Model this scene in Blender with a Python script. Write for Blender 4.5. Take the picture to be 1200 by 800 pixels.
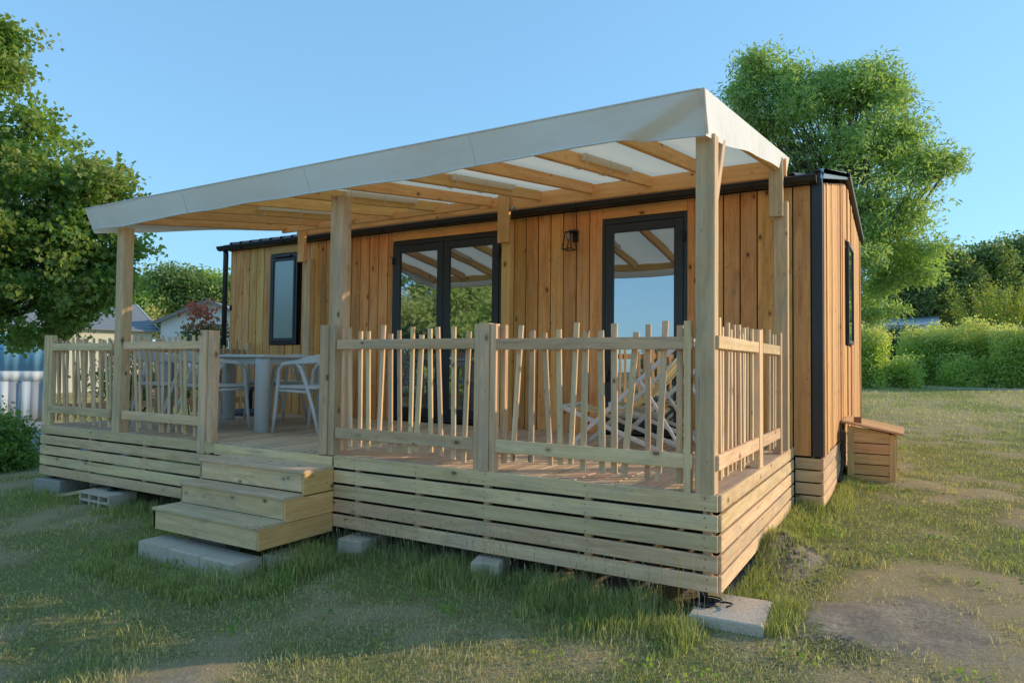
import bpy, math, random
import numpy as np
from mathutils import Vector, Matrix
random.seed(7); rng = np.random.default_rng(11)
C = bpy.context.scene.collection; SC = bpy.context.scene
for o in list(bpy.data.objects): bpy.data.objects.remove(o)
R = math.radians

# ---------------------------------------------------------------- camera
YAW, PIT, ROL, FPX = R(30.4138), R(1.9413), R(0.6349), 795.07
CAM = Vector((0.8787, -3.6532, 0.6774))
F_ = Vector((-math.sin(YAW)*math.cos(PIT), math.cos(YAW)*math.cos(PIT), math.sin(PIT)))
r0 = Vector((math.cos(YAW), math.sin(YAW), 0)); u0 = r0.cross(F_)
R_ = r0*math.cos(ROL)+u0*math.sin(ROL); U_ = -r0*math.sin(ROL)+u0*math.cos(ROL)
cd = bpy.data.cameras.new('camera'); cam = bpy.data.objects.new('camera', cd); C.objects.link(cam)
m = Matrix((R_, U_, -F_)).transposed().to_4x4(); m.translation = CAM; cam.matrix_world = m
cd.sensor_width = 36; cd.lens = FPX/1200*36; cd.clip_end = 2000; cd.clip_start = .05
SC.camera = cam
def ray(px, py): return F_+R_*((px-600)/FPX)-U_*((py-400)/FPX)
def PX(px, py, ax, c):                       # point of a world plane (axis, value) measured at a photo pixel
    d = ray(px, py); return CAM+d*((c-CAM[ax])/d[ax])
def AT(px, py, dep): return CAM+ray(px, py)*dep

# ---------------------------------------------------------------- world, sun, exposure
SUN_EL, SUN_AZ = R(17.5), R(41)                # azimuth from +X towards +Y
W = bpy.data.worlds.new('World'); SC.world = W; W.use_nodes = True
nt = W.node_tree; bg = nt.nodes['Background']
sk = nt.nodes.new('ShaderNodeTexSky'); sk.sky_type = 'NISHITA'; sk.sun_disc = False
sk.sun_elevation = SUN_EL; sk.sun_rotation = math.pi/2-SUN_AZ
sk.air_density = 1.0; sk.dust_density = 0.3; sk.ozone_density = 2.2; sk.altitude = 0
gm_ = nt.nodes.new('ShaderNodeGamma'); gm_.inputs[1].default_value = .42; nt.links.new(sk.outputs[0], gm_.inputs[0])   # clear evening sky, evened out as in the photograph
tn_ = nt.nodes.new('ShaderNodeMix'); tn_.data_type = 'RGBA'; tn_.blend_type = 'MULTIPLY'; tn_.inputs[0].default_value = 1; tn_.inputs[7].default_value = (0.72, 1.20, 1.58, 1)
nt.links.new(gm_.outputs[0], tn_.inputs[6]); nt.links.new(tn_.outputs[2], bg.inputs[0]); bg.inputs[1].default_value = 0.15
sl = bpy.data.lights.new('sun', 'SUN'); sl.energy = 2.0; sl.angle = R(.6); sl.color = (.80, .64, .42)
so = bpy.data.objects.new('sun', sl); C.objects.link(so)
sd = Vector((math.cos(SUN_AZ)*math.cos(SUN_EL), math.sin(SUN_AZ)*math.cos(SUN_EL), math.sin(SUN_EL)))
so.rotation_euler = sd.to_track_quat('Z', 'Y').to_euler(); so.location = sd*60
SC.view_settings.view_transform = 'Standard'; SC.view_settings.look = 'None'
SC.view_settings.exposure = 1.3; SC.view_settings.gamma = 1

# ---------------------------------------------------------------- materials
class NB:
    def __init__(s, name):
        s.m = bpy.data.materials.new(name); s.m.use_nodes = True; s.t = s.m.node_tree
        s.p = s.t.nodes['Principled BSDF']; s.out = s.t.nodes['Material Output']
    def n(s, typ, **k):
        x = s.t.nodes.new('ShaderNode'+typ)
        for a, v in k.items():
            if a in ('noise_dimensions', 'operation', 'blend_type', 'data_type', 'attribute_name', 'feature', 'wave_type', 'attribute_type', 'bands_direction'): setattr(x, a, v)
            else:
                i = x.inputs[a.replace('_', ' ')]; 
                if isinstance(v, bpy.types.NodeSocket): s.t.links.new(v, i)
                else: i.default_value = v
        return x
    def math(s, op, a, b=0.0):
        x = s.t.nodes.new('ShaderNodeMath'); x.operation = op
        for i, v in enumerate((a, b)):
            if isinstance(v, bpy.types.NodeSocket): s.t.links.new(v, x.inputs[i])
            else: x.inputs[i].default_value = v
        return x.outputs[0]
    def mix(s, f, a, b, mode='MIX'):
        x = s.t.nodes.new('ShaderNodeMix'); x.data_type = 'RGBA'; x.blend_type = mode
        for i, v in ((0, f), (6, a), (7, b)):
            if isinstance(v, bpy.types.NodeSocket): s.t.links.new(v, x.inputs[i])
            else: x.inputs[i].default_value = v if i == 0 else (*v, 1)
        return x.outputs[2]
    def ramp(s, f, stops):
        x = s.t.nodes.new('ShaderNodeValToRGB'); e = x.color_ramp.elements
        while len(e) < len(stops): e.new(.5)
        for el, (p, c) in zip(e, stops): el.position = p; el.color = (*c, 1) if len(c) == 3 else c
        s.t.links.new(f, x.inputs[0]); return x.outputs[0]
    def vmul(s, v, k):
        x = s.t.nodes.new('ShaderNodeVectorMath'); x.operation = 'MULTIPLY'; s.t.links.new(v, x.inputs[0]); x.inputs[1].default_value = k; return x.outputs[0]
    def vadd(s, v, w):
        x = s.t.nodes.new('ShaderNodeVectorMath'); x.operation = 'ADD'; s.t.links.new(v, x.inputs[0]); s.t.links.new(w, x.inputs[1]); return x.outputs[0]
    def bump(s, h, strength=.3, dist=.005):
        b = s.n('Bump', Strength=strength, Distance=dist, Height=h); s.t.links.new(b.outputs[0], s.p.inputs['Normal'])
    def base(s, c):
        if isinstance(c, bpy.types.NodeSocket): s.t.links.new(c, s.p.inputs['Base Color'])
        else: s.p.inputs['Base Color'].default_value = (*c, 1)
    def attr(s, name):
        a = s.t.nodes.new('ShaderNodeAttribute'); a.attribute_name = name; return a.outputs['Fac']

def wood(name, c1, c2, cd_, knot=(.1, .045, .02), rough=.72, kd=.5, stain=(.25, .24, .22), sa=.35, var=.28):
    b = NB(name)
    tc = b.n('TexCoord').outputs['Object']; oi = b.n('ObjectInfo').outputs['Random']
    off = b.t.nodes.new('ShaderNodeCombineXYZ')
    b.t.links.new(b.math('MULTIPLY', oi, 61.7), off.inputs[0]); b.t.links.new(b.math('MULTIPLY', oi, 23.1), off.inputs[1]); b.t.links.new(b.math('MULTIPLY', oi, 41.3), off.inputs[2])
    v = b.vadd(tc, off.outputs[0])
    vo = b.t.nodes.new('ShaderNodeTexVoronoi'); vo.inputs['Scale'].default_value = 1
    b.t.links.new(b.vmul(v, (6.0, 10.5, 10.5)), vo.inputs['Vector'])
    kdist = vo.outputs['Distance']
    # grain lines bend round the knots
    g = b.n('TexNoise', Scale=1.0, Detail=7.0, Roughness=.62, Distortion=.9, Vector=b.vmul(v, (1.1, 34, 34)))
    g2 = b.n('TexNoise', Scale=1.0, Detail=4.0, Roughness=.6, Distortion=1.4, Vector=b.vmul(v, (1.6, 9, 9)))
    col = b.mix(b.ramp(g.outputs[0], [(.40, (0, 0, 0)), (.60, (1, 1, 1))]), c1, c2)
    col = b.mix(b.math('MULTIPLY', b.ramp(g2.outputs[0], [(.45, (0, 0, 0)), (.72, (1, 1, 1))]), .65), col, cd_)
    sep = b.t.nodes.new('ShaderNodeSeparateColor'); b.t.links.new(vo.outputs['Color'], sep.inputs[0])
    on = b.math('GREATER_THAN', sep.outputs[0], 1-kd*.75)
    rad = b.math('MULTIPLY_ADD', sep.outputs[1], .075); b.t.nodes[-1].inputs[2].default_value = .05
    ring = b.math('DIVIDE', kdist, rad)
    halo = b.ramp(b.math('MULTIPLY', ring, .35), [(.0, (1, 1, 1)), (.35, (.9, .9, .9)), (.45, (.35, .35, .35)), (.9, (0, 0, 0))])
    col = b.mix(b.math('MULTIPLY', halo, on), col, knot)
    st = b.n('TexNoise', Scale=1.0, Detail=5.0, Roughness=.65, Vector=b.vmul(v, (2.2, 5, 5)))
    col = b.mix(b.math('MULTIPLY', b.ramp(st.outputs[0], [(.5, (0, 0, 0)), (.75, (1, 1, 1))]), sa), col, stain)
    sp = b.n('TexNoise', Scale=1.0, Detail=3.0, Roughness=.5, Vector=b.vmul(v, (26, 60, 60)))
    col = b.mix(b.math('MULTIPLY', b.ramp(sp.outputs[0], [(.66, (0, 0, 0)), (.74, (1, 1, 1))]), .55), col, knot)
    ck = b.n('TexNoise', Scale=1.0, Detail=2.0, Roughness=.5, Vector=b.vmul(v, (3.0, 95, 95)))
    col = b.mix(b.math('MULTIPLY', b.ramp(ck.outputs[0], [(.68, (0, 0, 0)), (.73, (1, 1, 1))]), .45), col, knot)
    h = b.t.nodes.new('ShaderNodeHueSaturation'); b.t.links.new(col, h.inputs['Color'])
    b.t.links.new(b.math('MULTIPLY_ADD', oi, var), h.inputs['Value']); b.t.nodes[-1].inputs[2].default_value = 1-var*.5
    r2 = b.math('FRACT', b.math('MULTIPLY', oi, 7.31))
    b.t.links.new(b.math('MULTIPLY_ADD', r2, .022), h.inputs['Hue']); b.t.nodes[-1].inputs[2].default_value = .489
    b.base(h.outputs[0]); b.p.inputs['Roughness'].default_value = rough
    b.p.inputs['Specular IOR Level'].default_value = .3
    b.bump(b.math('ADD', g.outputs[0], b.math('MULTIPLY', g2.outputs[0], .6)), .35, .003)
    return b.m
def plain(name, c, rough=.6, metal=0, noise=0, nscale=40, bump=0, spec=.5):
    b = NB(name)
    if noise or bump:
        tc = b.n('TexCoord').outputs['Object']; n = b.n('TexNoise', Scale=float(nscale), Detail=6.0, Roughness=.65, Vector=tc)
        b.base(b.mix(n.outputs[0], tuple(x*(1-noise) for x in c), tuple(min(1, x*(1+noise)) for x in c)))
        if bump: b.bump(n.outputs[0], bump, .01)
    else: b.base(c)
    b.p.inputs['Roughness'].default_value = rough; b.p.inputs['Metallic'].default_value = metal; b.p.inputs['Specular IOR Level'].default_value = spec
    return b.m
def leafmat(name, c1, c2, c3=None, trans=.35, tint=(1.5, 1.5, .5)):
    b = NB(name); a = b.attr('rnd'); a2 = b.attr('tip')
    col = b.mix(a, c1, c2)
    if c3: col = b.mix(a2, col, c3)
    b.base(col); b.p.inputs['Roughness'].default_value = .5; b.p.inputs['Specular IOR Level'].default_value = .35
    tr = b.t.nodes.new('ShaderNodeBsdfTranslucent'); b.t.links.new(b.mix(1.0, col, tint, 'MULTIPLY'), tr.inputs[0])
    mx = b.t.nodes.new('ShaderNodeMixShader'); mx.inputs[0].default_value = trans
    b.t.links.new(b.p.outputs[0], mx.inputs[1]); b.t.links.new(tr.outputs[0], mx.inputs[2]); b.t.links.new(mx.outputs[0], b.out.inputs[0])
    return b.m
M = {}
M['pine'] = wood('treated_pine', (.84, .555, .32), (.72, .455, .24), (.50, .30, .15), knot=(.17, .10, .05), stain=(.40, .35, .27), sa=.6, kd=.62, var=.36)
M['clad'] = wood('larch_cladding', (.82, .43, .16), (.70, .33, .10), (.46, .17, .045), knot=(.12, .035, .012), kd=.62, stain=(.52, .36, .24), sa=.4, var=.34)
M['beam'] = wood('warm_lit_pine', (.88, .52, .20), (.78, .43, .15), (.60, .30, .09), knot=(.16, .06, .02), sa=.1)  # warm light through the canvas is put into this pine colour
M['floor'] = wood('deck_floor', (.70, .50, .34), (.58, .40, .26), (.44, .30, .19), knot=(.12, .06, .04), stain=(.30, .26, .23), sa=.5)
M['tread'] = wood('tread_timber', (.80, .55, .35), (.68, .46, .28), (.50, .33, .20), knot=(.12, .07, .04), stain=(.46, .38, .30), sa=.5)
M['boxw'] = wood('locker_timber', (.74, .44, .20), (.62, .34, .13), (.46, .23, .08), knot=(.12, .05, .02), stain=(.36, .28, .22), sa=.4)
M['dark'] = plain('anthracite_metal', (.018, .022, .026), .38, 0, .2, 8)
M['gutter'] = plain('gutter_plastic', (.016, .019, .02), .33, 0, .15, 5)
M['flash'] = plain('galvanised_flashing', (.30, .34, .38), .25, .9, .15, 14)
M['roof'] = plain('roof_sheet', (.035, .04, .045), .45, .3, .2, 12)
M['under'] = plain('underfloor_shade', (.035, .03, .025), .9)  # shade below deck and cabin put into a near-black colour
M['wallcore'] = plain('wall_membrane', (.012, .012, .012), .9)
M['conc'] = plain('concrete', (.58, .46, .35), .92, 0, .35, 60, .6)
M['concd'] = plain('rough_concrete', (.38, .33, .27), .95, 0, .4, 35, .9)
M['grey'] = plain('grey_resin', (.56, .57, .56), .42, 0, .04, 20)
M['greyd'] = plain('dark_grey_resin', (.06, .065, .075), .5)
M['white'] = plain('white_frame', (.62, .61, .58), .4)
M['black'] = plain('black_plastic', (.012, .012, .013), .4)
M['socket'] = plain('socket_grey', (.5, .5, .52), .4)
M['brown'] = plain('brown_bracket', (.28, .10, .035), .5, 0, .2, 30)
M['bark'] = plain('bark', (.10, .08, .06), .95, 0, .4, 18, .9)
M['lace'] = plain('lace_cord', (.6, .55, .45), .8)
def canvas(nm, tf, ca, cb):
    b = NB(nm); tc = b.n('TexCoord').outputs['Object']
    n = b.n('TexNoise', Scale=3.0, Detail=5.0, Vector=tc); w = b.n('TexNoise', Scale=420.0, Detail=1.0, Vector=tc); wr = b.n('TexNoise', Scale=2.2, Detail=3.0, Roughness=.5, Vector=b.vmul(tc, (1, 2.2, 2.2)))
    sn = b.n('TexNoise', Scale=1.3, Detail=8.0, Roughness=.7, Distortion=.6, Vector=b.vmul(tc, (1.0, 3.0, 3.0)))
    col = b.mix(n.outputs[0], ca, cb); col = b.mix(b.math('MULTIPLY', b.ramp(sn.outputs[0], [(.5, (0, 0, 0)), (.75, (1, 1, 1))]), .22), col, (.56, .53, .47)); b.base(col); b.p.inputs['Roughness'].default_value = .8
    b.bump(b.math('ADD', b.math('MULTIPLY', w.outputs[0], .03), wr.outputs[0]), .5, .03)
    tr = b.t.nodes.new('ShaderNodeBsdfTranslucent'); tr.inputs[0].default_value = (.95, .82, .60, 1)
    mx = b.t.nodes.new('ShaderNodeMixShader'); mx.inputs[0].default_value = tf
    b.t.links.new(b.p.outputs[0], mx.inputs[1]); b.t.links.new(tr.outputs[0], mx.inputs[2]); b.t.links.new(mx.outputs[0], b.out.inputs[0])
    return b.m
M['canvas'] = canvas('cream_canvas', .58, (.72, .70, .66), (.80, .78, .74)); M['valance'] = canvas('doubled_canvas', .13, (.82, .825, .84), (.88, .88, .89))
def glassmat(name, dark, refl, rough):
    b = NB(name); b.base(dark); b.p.inputs['Roughness'].default_value = .5
    g = b.n('BsdfGlossy', Roughness=rough) if False else b.t.nodes.new('ShaderNodeBsdfGlossy')
    g.inputs['Roughness'].default_value = rough; g.inputs['Color'].default_value = (.86, .9, .95, 1)
    wv = b.n('TexNoise', Scale=2.3, Detail=1.0, Vector=b.n('TexCoord').outputs['Object']); bm = b.n('Bump', Strength=.06, Distance=.02, Height=wv.outputs[0]); b.t.links.new(bm.outputs[0], g.inputs['Normal'])
    fr = b.n('Fresnel', IOR=1.5)
    f = b.math('MULTIPLY_ADD', fr.outputs[0], .8); b.t.nodes[-1].inputs[2].default_value = refl
    mx = b.t.nodes.new('ShaderNodeMixShader'); b.t.links.new(f, mx.inputs[0])
    b.t.links.new(b.p.outputs[0], mx.inputs[1]); b.t.links.new(g.outputs[0], mx.inputs[2]); b.t.links.new(mx.outputs[0], b.out.inputs[0])
    return b.m
M['glass'] = glassmat('reflective_glazing', (.012, .013, .014), .42, .012)
M['frost'] = glassmat('frosted_glazing', (.20, .25, .24), .10, .22)
M['clear'] = glassmat('lamp_glass', (.20, .20, .18), .12, .05)
def sling():
    b = NB('cream_sling'); b.base((.62, .50, .26)); b.p.inputs['Roughness'].default_value = .85
    tr = b.t.nodes.new('ShaderNodeBsdfTranslucent'); tr.inputs[0].default_value = (.75, .6, .3, 1)
    mx = b.t.nodes.new('ShaderNodeMixShader'); mx.inputs[0].default_value = .35
    b.t.links.new(b.p.outputs[0], mx.inputs[1]); b.t.links.new(tr.outputs[0], mx.inputs[2]); b.t.links.new(mx.outputs[0], b.out.inputs[0]); return b.m
M['sling'] = sling()
M['leafL'] = leafmat('maple_leaf', (.12, .22, .055), (.28, .40, .11), (.40, .34, .13), .48)
M['leafR'] = leafmat('ash_leaf', (.24, .38, .11), (.44, .56, .22), (.42, .48, .24), .45, (1.3, 1.4, .55))
M['leafD'] = leafmat('oak_leaf', (.10, .18, .07), (.22, .31, .11), (.28, .28, .12), .38)
M['leafH'] = leafmat('laurel_leaf', (.28, .41, .11), (.52, .60, .22), (.82, .62, .42), .5)
M['leafK'] = leafmat('dark_hedge_leaf', (.03, .075, .03), (.06, .12, .045), (.1, .14, .06), .25)
M['leafP'] = leafmat('photinia_leaf', (.13, .22, .06), (.22, .33, .10), (.60, .17, .12), .35, (1.4, 1.1, .6))
M['leafY'] = leafmat('yellow_green_leaf', (.22, .30, .05), (.33, .38, .08), (.4, .38, .1), .4)
def grassmat():
    b = NB('grass_blade'); d = b.attr('dry'); r = b.attr('rnd')
    g = b.mix(r, (.20, .23, .06), (.54, .56, .21)); t = b.mix(r, (.46, .37, .19), (.88, .74, .45))
    col = b.mix(d, g, t); b.base(col); b.p.inputs['Roughness'].default_value = .6; b.p.inputs['Specular IOR Level'].default_value = .25
    tr = b.t.nodes.new('ShaderNodeBsdfTranslucent'); b.t.links.new(b.mix(1.0, col, (1.3, 1.35, .7), 'MULTIPLY'), tr.inputs[0])
    mx = b.t.nodes.new('ShaderNodeMixShader'); mx.inputs[0].default_value = .35
    b.t.links.new(b.p.outputs[0], mx.inputs[1]); b.t.links.new(tr.outputs[0], mx.inputs[2]); b.t.links.new(mx.outputs[0], b.out.inputs[0]); return b.m
M['grass'] = grassmat()
def groundmat():
    b = NB('lawn_ground'); tc = b.n('TexCoord').outputs['Object']; bare = b.attr('bare'); dry = b.attr('dry')
    f = b.n('TexNoise', Scale=38.0, Detail=8.0, Roughness=.75, Vector=tc); c = b.n('TexNoise', Scale=6.0, Detail=6.0, Roughness=.7, Vector=tc); v = b.n('TexNoise', Scale=160.0, Detail=3.0, Roughness=.7, Vector=tc)
    soil = b.mix(b.ramp(f.outputs[0], [(.3, (0, 0, 0)), (.7, (1, 1, 1))]), (.27, .21, .15), (.68, .55, .42)); soil = b.mix(b.ramp(c.outputs[0], [(.4, (0, 0, 0)), (.62, (.6, .6, .6))]), soil, (.26, .22, .17)); 
    green = b.mix(b.ramp(f.outputs[0], [(.35, (0, 0, 0)), (.7, (1, 1, 1))]), (.20, .20, .07), (.43, .41, .18))
    tan = b.mix(b.ramp(v.outputs[0], [(.35, (0, 0, 0)), (.7, (1, 1, 1))]), (.33, .245, .13), (.74, .59, .35))
    dd = b.ramp(b.math('ADD', dry, b.math('MULTIPLY_ADD', b.math('ADD', c.outputs[0], b.math('MULTIPLY', b.math('SUBTRACT', f.outputs[0], .5), 1.3)), .9)), [(.45, (0, 0, 0)), (.95, (1, 1, 1))]); 
    for n_ in b.t.nodes:
        if n_.type == 'MATH' and n_.operation == 'MULTIPLY_ADD': n_.inputs[2].default_value = -.45
    col = b.mix(dd, green, tan)
    bb = b.ramp(b.math('ADD', bare, b.math('ADD', b.math('MULTIPLY', b.math('SUBTRACT', f.outputs[0], .5), 1.5), b.math('MULTIPLY', b.math('SUBTRACT', c.outputs[0], .5), 1.6))), [(.4, (0, 0, 0)), (.6, (1, 1, 1))])
    b.base(b.mix(bb, col, soil)); b.p.inputs['Roughness'].default_value = .95; b.p.inputs['Specular IOR Level'].default_value = .1
    b.bump(b.math('ADD', f.outputs[0], b.math('MULTIPLY', v.outputs[0], .5)), .9, .03); return b.m
M['ground'] = groundmat()

# ---------------------------------------------------------------- object helpers
MW = {}
def reg(o, parent, mw):
    C.objects.link(o); MW[o.name] = mw
    if parent is not None:
        o.parent = parent; o.matrix_basis = MW[parent.name].inverted() @ mw
    else: o.matrix_basis = mw
    return o
def tag(o, label=None, cat=None, group=None, kind=None):
    if label: o['label'] = label
    if cat: o['category'] = cat
    if group: o['group'] = group
    if kind: o['kind'] = kind
    return o
def thing(name, label, cat, loc=(0, 0, 0), rz=0, group=None):
    o = bpy.data.objects.new(name, None); o.empty_display_size = .1
    reg(o, None, Matrix.Translation(Vector(loc)) @ Matrix.Rotation(rz, 4, 'Z'))
    return tag(o, label, cat, group)
def mesh(name, V, Fc, mat, smooth=False):
    me = bpy.data.meshes.new(name); me.from_pydata([tuple(v) for v in V], [], Fc); me.materials.append(mat)
    if smooth: me.polygons.foreach_set('use_smooth', [True]*len(me.polygons))
    me.update(); return me
def wobj(name, V, Fc, mat, parent=None, smooth=False, org=None):
    """mesh object from world-space vertices (or the parent's own frame via MW)"""
    if org is None: org = sum((Vector(v) for v in V), Vector())/len(V)
    org = Vector(org); me = mesh(name, [Vector(v)-org for v in V], Fc, mat, smooth)
    return reg(bpy.data.objects.new(name, me), parent, Matrix.Translation(org))
BC = {}
def boardmesh(L, w, t, mat, ch=None):
    k = (round(L, 3), round(w, 3), round(t, 3), mat.name, ch)
    if k in BC: return BC[k]
    c = min(w, t)*.12 if ch is None else ch
    a, b = w/2, t/2
    ring = [(-b+c, -a), (b-c, -a), (b, -a+c), (b, a-c), (b-c, a), (-b+c, a), (-b, a-c), (-b, -a+c)]
    V = [(-L/2, y, z) for y, z in ring]+[(L/2, y, z) for y, z in ring]
    Fc = [(i, (i+1) % 8, 8+(i+1) % 8, 8+i) for i in range(8)]+[tuple(range(7, -1, -1)), tuple(range(8, 16))]
    BC[k] = mesh('board', V, Fc, mat); return BC[k]
def bd(name, p0, p1, w, t, mat, parent, up=(0, 0, 1), ch=None):
    """board from p0 to p1 (centre line), width w along up, thickness t"""
    p0, p1 = Vector(p0), Vector(p1); x = (p1-p0); L = x.length; x /= L
    u = Vector(up); u = (u-x*u.dot(x)).normalized(); y = u.cross(x)
    mm = Matrix((x, y, u)).transposed().to_4x4(); mm.translation = (p0+p1)/2
    o = bpy.data.objects.new(name, boardmesh(L, w, t, mat, ch)); return reg(o, parent, mm)
def box(name, lo, hi, mat, parent=None, bev=0.0):
    lo, hi = Vector(lo), Vector(hi); d = hi-lo
    ax = max(range(3), key=lambda i: d[i]); c = (lo+hi)/2
    x = Vector([1 if i == ax else 0 for i in range(3)])
    up = Vector((0, 0, 1)) if ax != 2 else Vector((1, 0, 0))
    w = abs(d.dot(up)); t = d.dot(Vector([1-(x[i]+up[i]) for i in range(3)]))
    return bd(name, c-x*d[ax]/2, c+x*d[ax]/2, w, t, mat, parent, up, ch=bev or .002)
def tubegeo(path, rad, n=8, V=None, Fc=None, cap=True):
    V = [] if V is None else V; Fc = [] if Fc is None else Fc
    P = [Vector(p) for p in path]; rr = rad if hasattr(rad, '__len__') else [rad]*len(P); base = len(V)
    for i, p in enumerate(P):
        d = (P[min(i+1, len(P)-1)]-P[max(i-1, 0)]).normalized()
        a = d.orthogonal().normalized() if i == 0 else (a-d*a.dot(d)).normalized()
        b = d.cross(a)
        for k in range(n):
            th = 2*math.pi*k/n; V.append(p+(a*math.cos(th)+b*math.sin(th))*rr[i])
    for i in range(len(P)-1):
        for k in range(n):
            Fc.append((base+i*n+k, base+i*n+(k+1) % n, base+(i+1)*n+(k+1) % n, base+(i+1)*n+k))
    if cap: Fc.append(tuple(base+k for k in range(n-1, -1, -1))); Fc.append(tuple(base+(len(P)-1)*n+k for k in range(n)))
    return V, Fc
def tube(name, path, rad, mat, parent, n=8, smooth=True):
    V, Fc = tubegeo(path, rad, n); return wobj(name, V, Fc, mat, parent, smooth)
def prism(name, prof, axis, a, b, mat, parent):
    """extrude a 2-D profile (in the other two axes, in order) from a to b along axis"""
    n = len(prof); V = []
    for c in (a, b):
        for (p, q) in prof:
            v = [p, q]; v.insert(axis, c); V.append(v)
    Fc = [(i, (i+1) % n, n+(i+1) % n, n+i) for i in range(n)]+[tuple(range(n-1, -1, -1)), tuple(range(n, 2*n))]
    return wobj(name, V, Fc, mat, parent)
def copy_tree(o, parent=None):
    c = o.copy(); C.objects.link(c); c.parent = parent
    for ch in o.children: copy_tree(ch, c)
    return c

# ---------------------------------------------------------------- ground
def G(x, y):
    yy = np.minimum(y, 26.0); yy = np.where(y > 20, 20+(np.minimum(y, 40)-20)*.5*(1+0*y), y); yy = np.maximum(yy, -6)
    return -.635+.036*yy+.011*np.clip(x, -14, 0)
class SN:   # smooth pseudo noise from random sines
    def __init__(s, seed, lo, hi, n=26):
        r = np.random.default_rng(seed); k = np.exp(r.uniform(np.log(lo), np.log(hi), n)); th = r.uniform(0, 2*np.pi, n)
        s.kx, s.ky, s.ph = k*np.cos(th), k*np.sin(th), r.uniform(0, 6.28, n); s.a = 1/np.sqrt(k); s.a /= np.sqrt((s.a**2).sum()/2)
    def __call__(s, x, y):
        o = 0
        for kx, ky, ph, a in zip(s.kx, s.ky, s.ph, s.a): o = o+a*np.sin(kx*x+ky*y+ph)
        return o
n1, n2, n3 = SN(1, 1.0, 7), SN(2, 4, 22), SN(3, .35, 1.6)
def ell(x, y, cx, cy, rx, ry, ang=0):
    c, s_ = math.cos(ang), math.sin(ang); u, v = (x-cx)*c+(y-cy)*s_, -(x-cx)*s_+(y-cy)*c
    return np.sqrt((u/rx)**2+(v/ry)**2)
pd = PX(1005, 742, 2, -.66); ph_ = PX(915, 648, 2, -.56); pl = PX(60, 690, 2, -.7); pk = PX(150, 672, 2, -.72)
def BARE(x, y):
    nn = .22*n1(x, y)+.14*n2(x, y)
    b = 1.15-ell(x, y, pd.x, pd.y, .62, .40, .5)+nn*1.5
    b = np.maximum(b, 1.5-ell(x, y, ph_.x, ph_.y, .26, .40)+nn*.5)
    b = np.maximum(b, .62-ell(x, y, -1.6, -1.9, 1.3, .55, .35)+nn*1.3)
    b = np.maximum(b, .55-ell(x, y, pl.x, pl.y, .5, .3, .2)+nn*1.2)
    b = np.maximum(b, .70-ell(x, y, .1, -1.3, .9, .5, .4)+nn*1.3)
    b = np.maximum(b, .5-ell(x, y, -3.9, -2.0, .9, .35)+nn)
    under = (x > -6.95) & (x < .02) & (y > .12) & (y < 7.9)
    return np.clip(np.where(under, 1, b), 0, 1)
def EDGE(x, y):   # distance to the foot of deck or cabin, where nobody mows
    d = np.minimum(np.abs(y+.0)+np.where((x < .05) & (x > -7.0), 0, 9), np.abs(x-.0)+np.where((y > 0) & (y < 2.7), 0, 9))
    d = np.minimum(d, np.abs(x-.26)+np.where((y > 2.6) & (y < 8), 0.05, 9))
    d = np.minimum(d, np.maximum(np.abs(x+3.3)-.62, 0)+np.maximum(-y-.95, 0)+.04)
    return d
def DRY(x, y):
    d = .80+.28*n1(x, y)+.20*n3(x, y)+.24*n2(x, y)
    d = d+np.where(y < -.6, .22, 0)+np.clip((x-.5)*.04, 0, .1)-.9*np.exp(-EDGE(x, y)/.28)-np.clip((-x-4.8)*.10, 0, .3)-np.clip((y-3)*.03, 0, .16)
    d = np.maximum(d, BARE(x, y)*1.2-.2)
    return np.clip(d, 0, 1)
def geo(lo, hi, n): return np.geomspace(lo, hi, n)
xs = np.concatenate([-11-geo(.1, 300, 30)[::-1], np.arange(-11, 6, .07), 6+geo(.1, 300, 30)])
ys = np.concatenate([-5-geo(.1, 200, 26)[::-1], np.arange(-5, 9, .07), 9+geo(.1, 420, 40)])
X, Y = np.meshgrid(xs, ys, indexing='ij'); nx, ny = X.shape
near = np.exp(-np.maximum(np.hypot(X, Y)-9, 0)/3)
Z = G(X, Y)+near*(.010*n1(X, Y)+.006*n2(X, Y))
hp = np.clip(1.25-ell(X, Y, ph_.x, ph_.y, .26, .38), 0, 1); Z = Z+hp**1.5*(.13+.03*n2(X*2, Y*2))
hp = np.clip(1.0-ell(X, Y, pd.x, pd.y, .5, .34, .5), 0, 1); Z = Z+hp*.02*(1+n2(X*1.5, Y*1.5))
verts = np.stack([X, Y, Z], -1).reshape(-1, 3)
idx = np.arange(nx*ny).reshape(nx, ny)
quads = np.stack([idx[:-1, :-1], idx[1:, :-1], idx[1:, 1:], idx[:-1, 1:]], -1).reshape(-1, 4)
def npmesh(name, V, Q, mat, attrs={}, smooth=True):
    me = bpy.data.meshes.new(name); k = Q.shape[1]
    me.vertices.add(len(V)); me.vertices.foreach_set('co', np.ascontiguousarray(V, dtype=np.float32).ravel())
    me.loops.add(Q.size); me.loops.foreach_set('vertex_index', np.ascontiguousarray(Q, dtype=np.int32).ravel())
    me.polygons.add(len(Q)); me.polygons.foreach_set('loop_start', np.arange(0, Q.size, k, dtype=np.int32))
    me.polygons.foreach_set('loop_total', np.full(len(Q), k, dtype=np.int32))
    if smooth: me.polygons.foreach_set('use_smooth', np.ones(len(Q), dtype=bool))
    me.update(calc_edges=True)
    for a, v in attrs.items():
        at = me.attributes.new(a, 'FLOAT', 'POINT'); at.data.foreach_set('value', np.ascontiguousarray(v, dtype=np.float32))
    me.materials.append(mat); return me
gm = npmesh('lawn', verts, quads, M['ground'], {'bare': BARE(X, Y).ravel(), 'dry': DRY(X, Y).ravel()})
lawn = reg(bpy.data.objects.new('lawn', gm), None, Matrix()); lawn['kind'] = 'structure'

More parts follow.
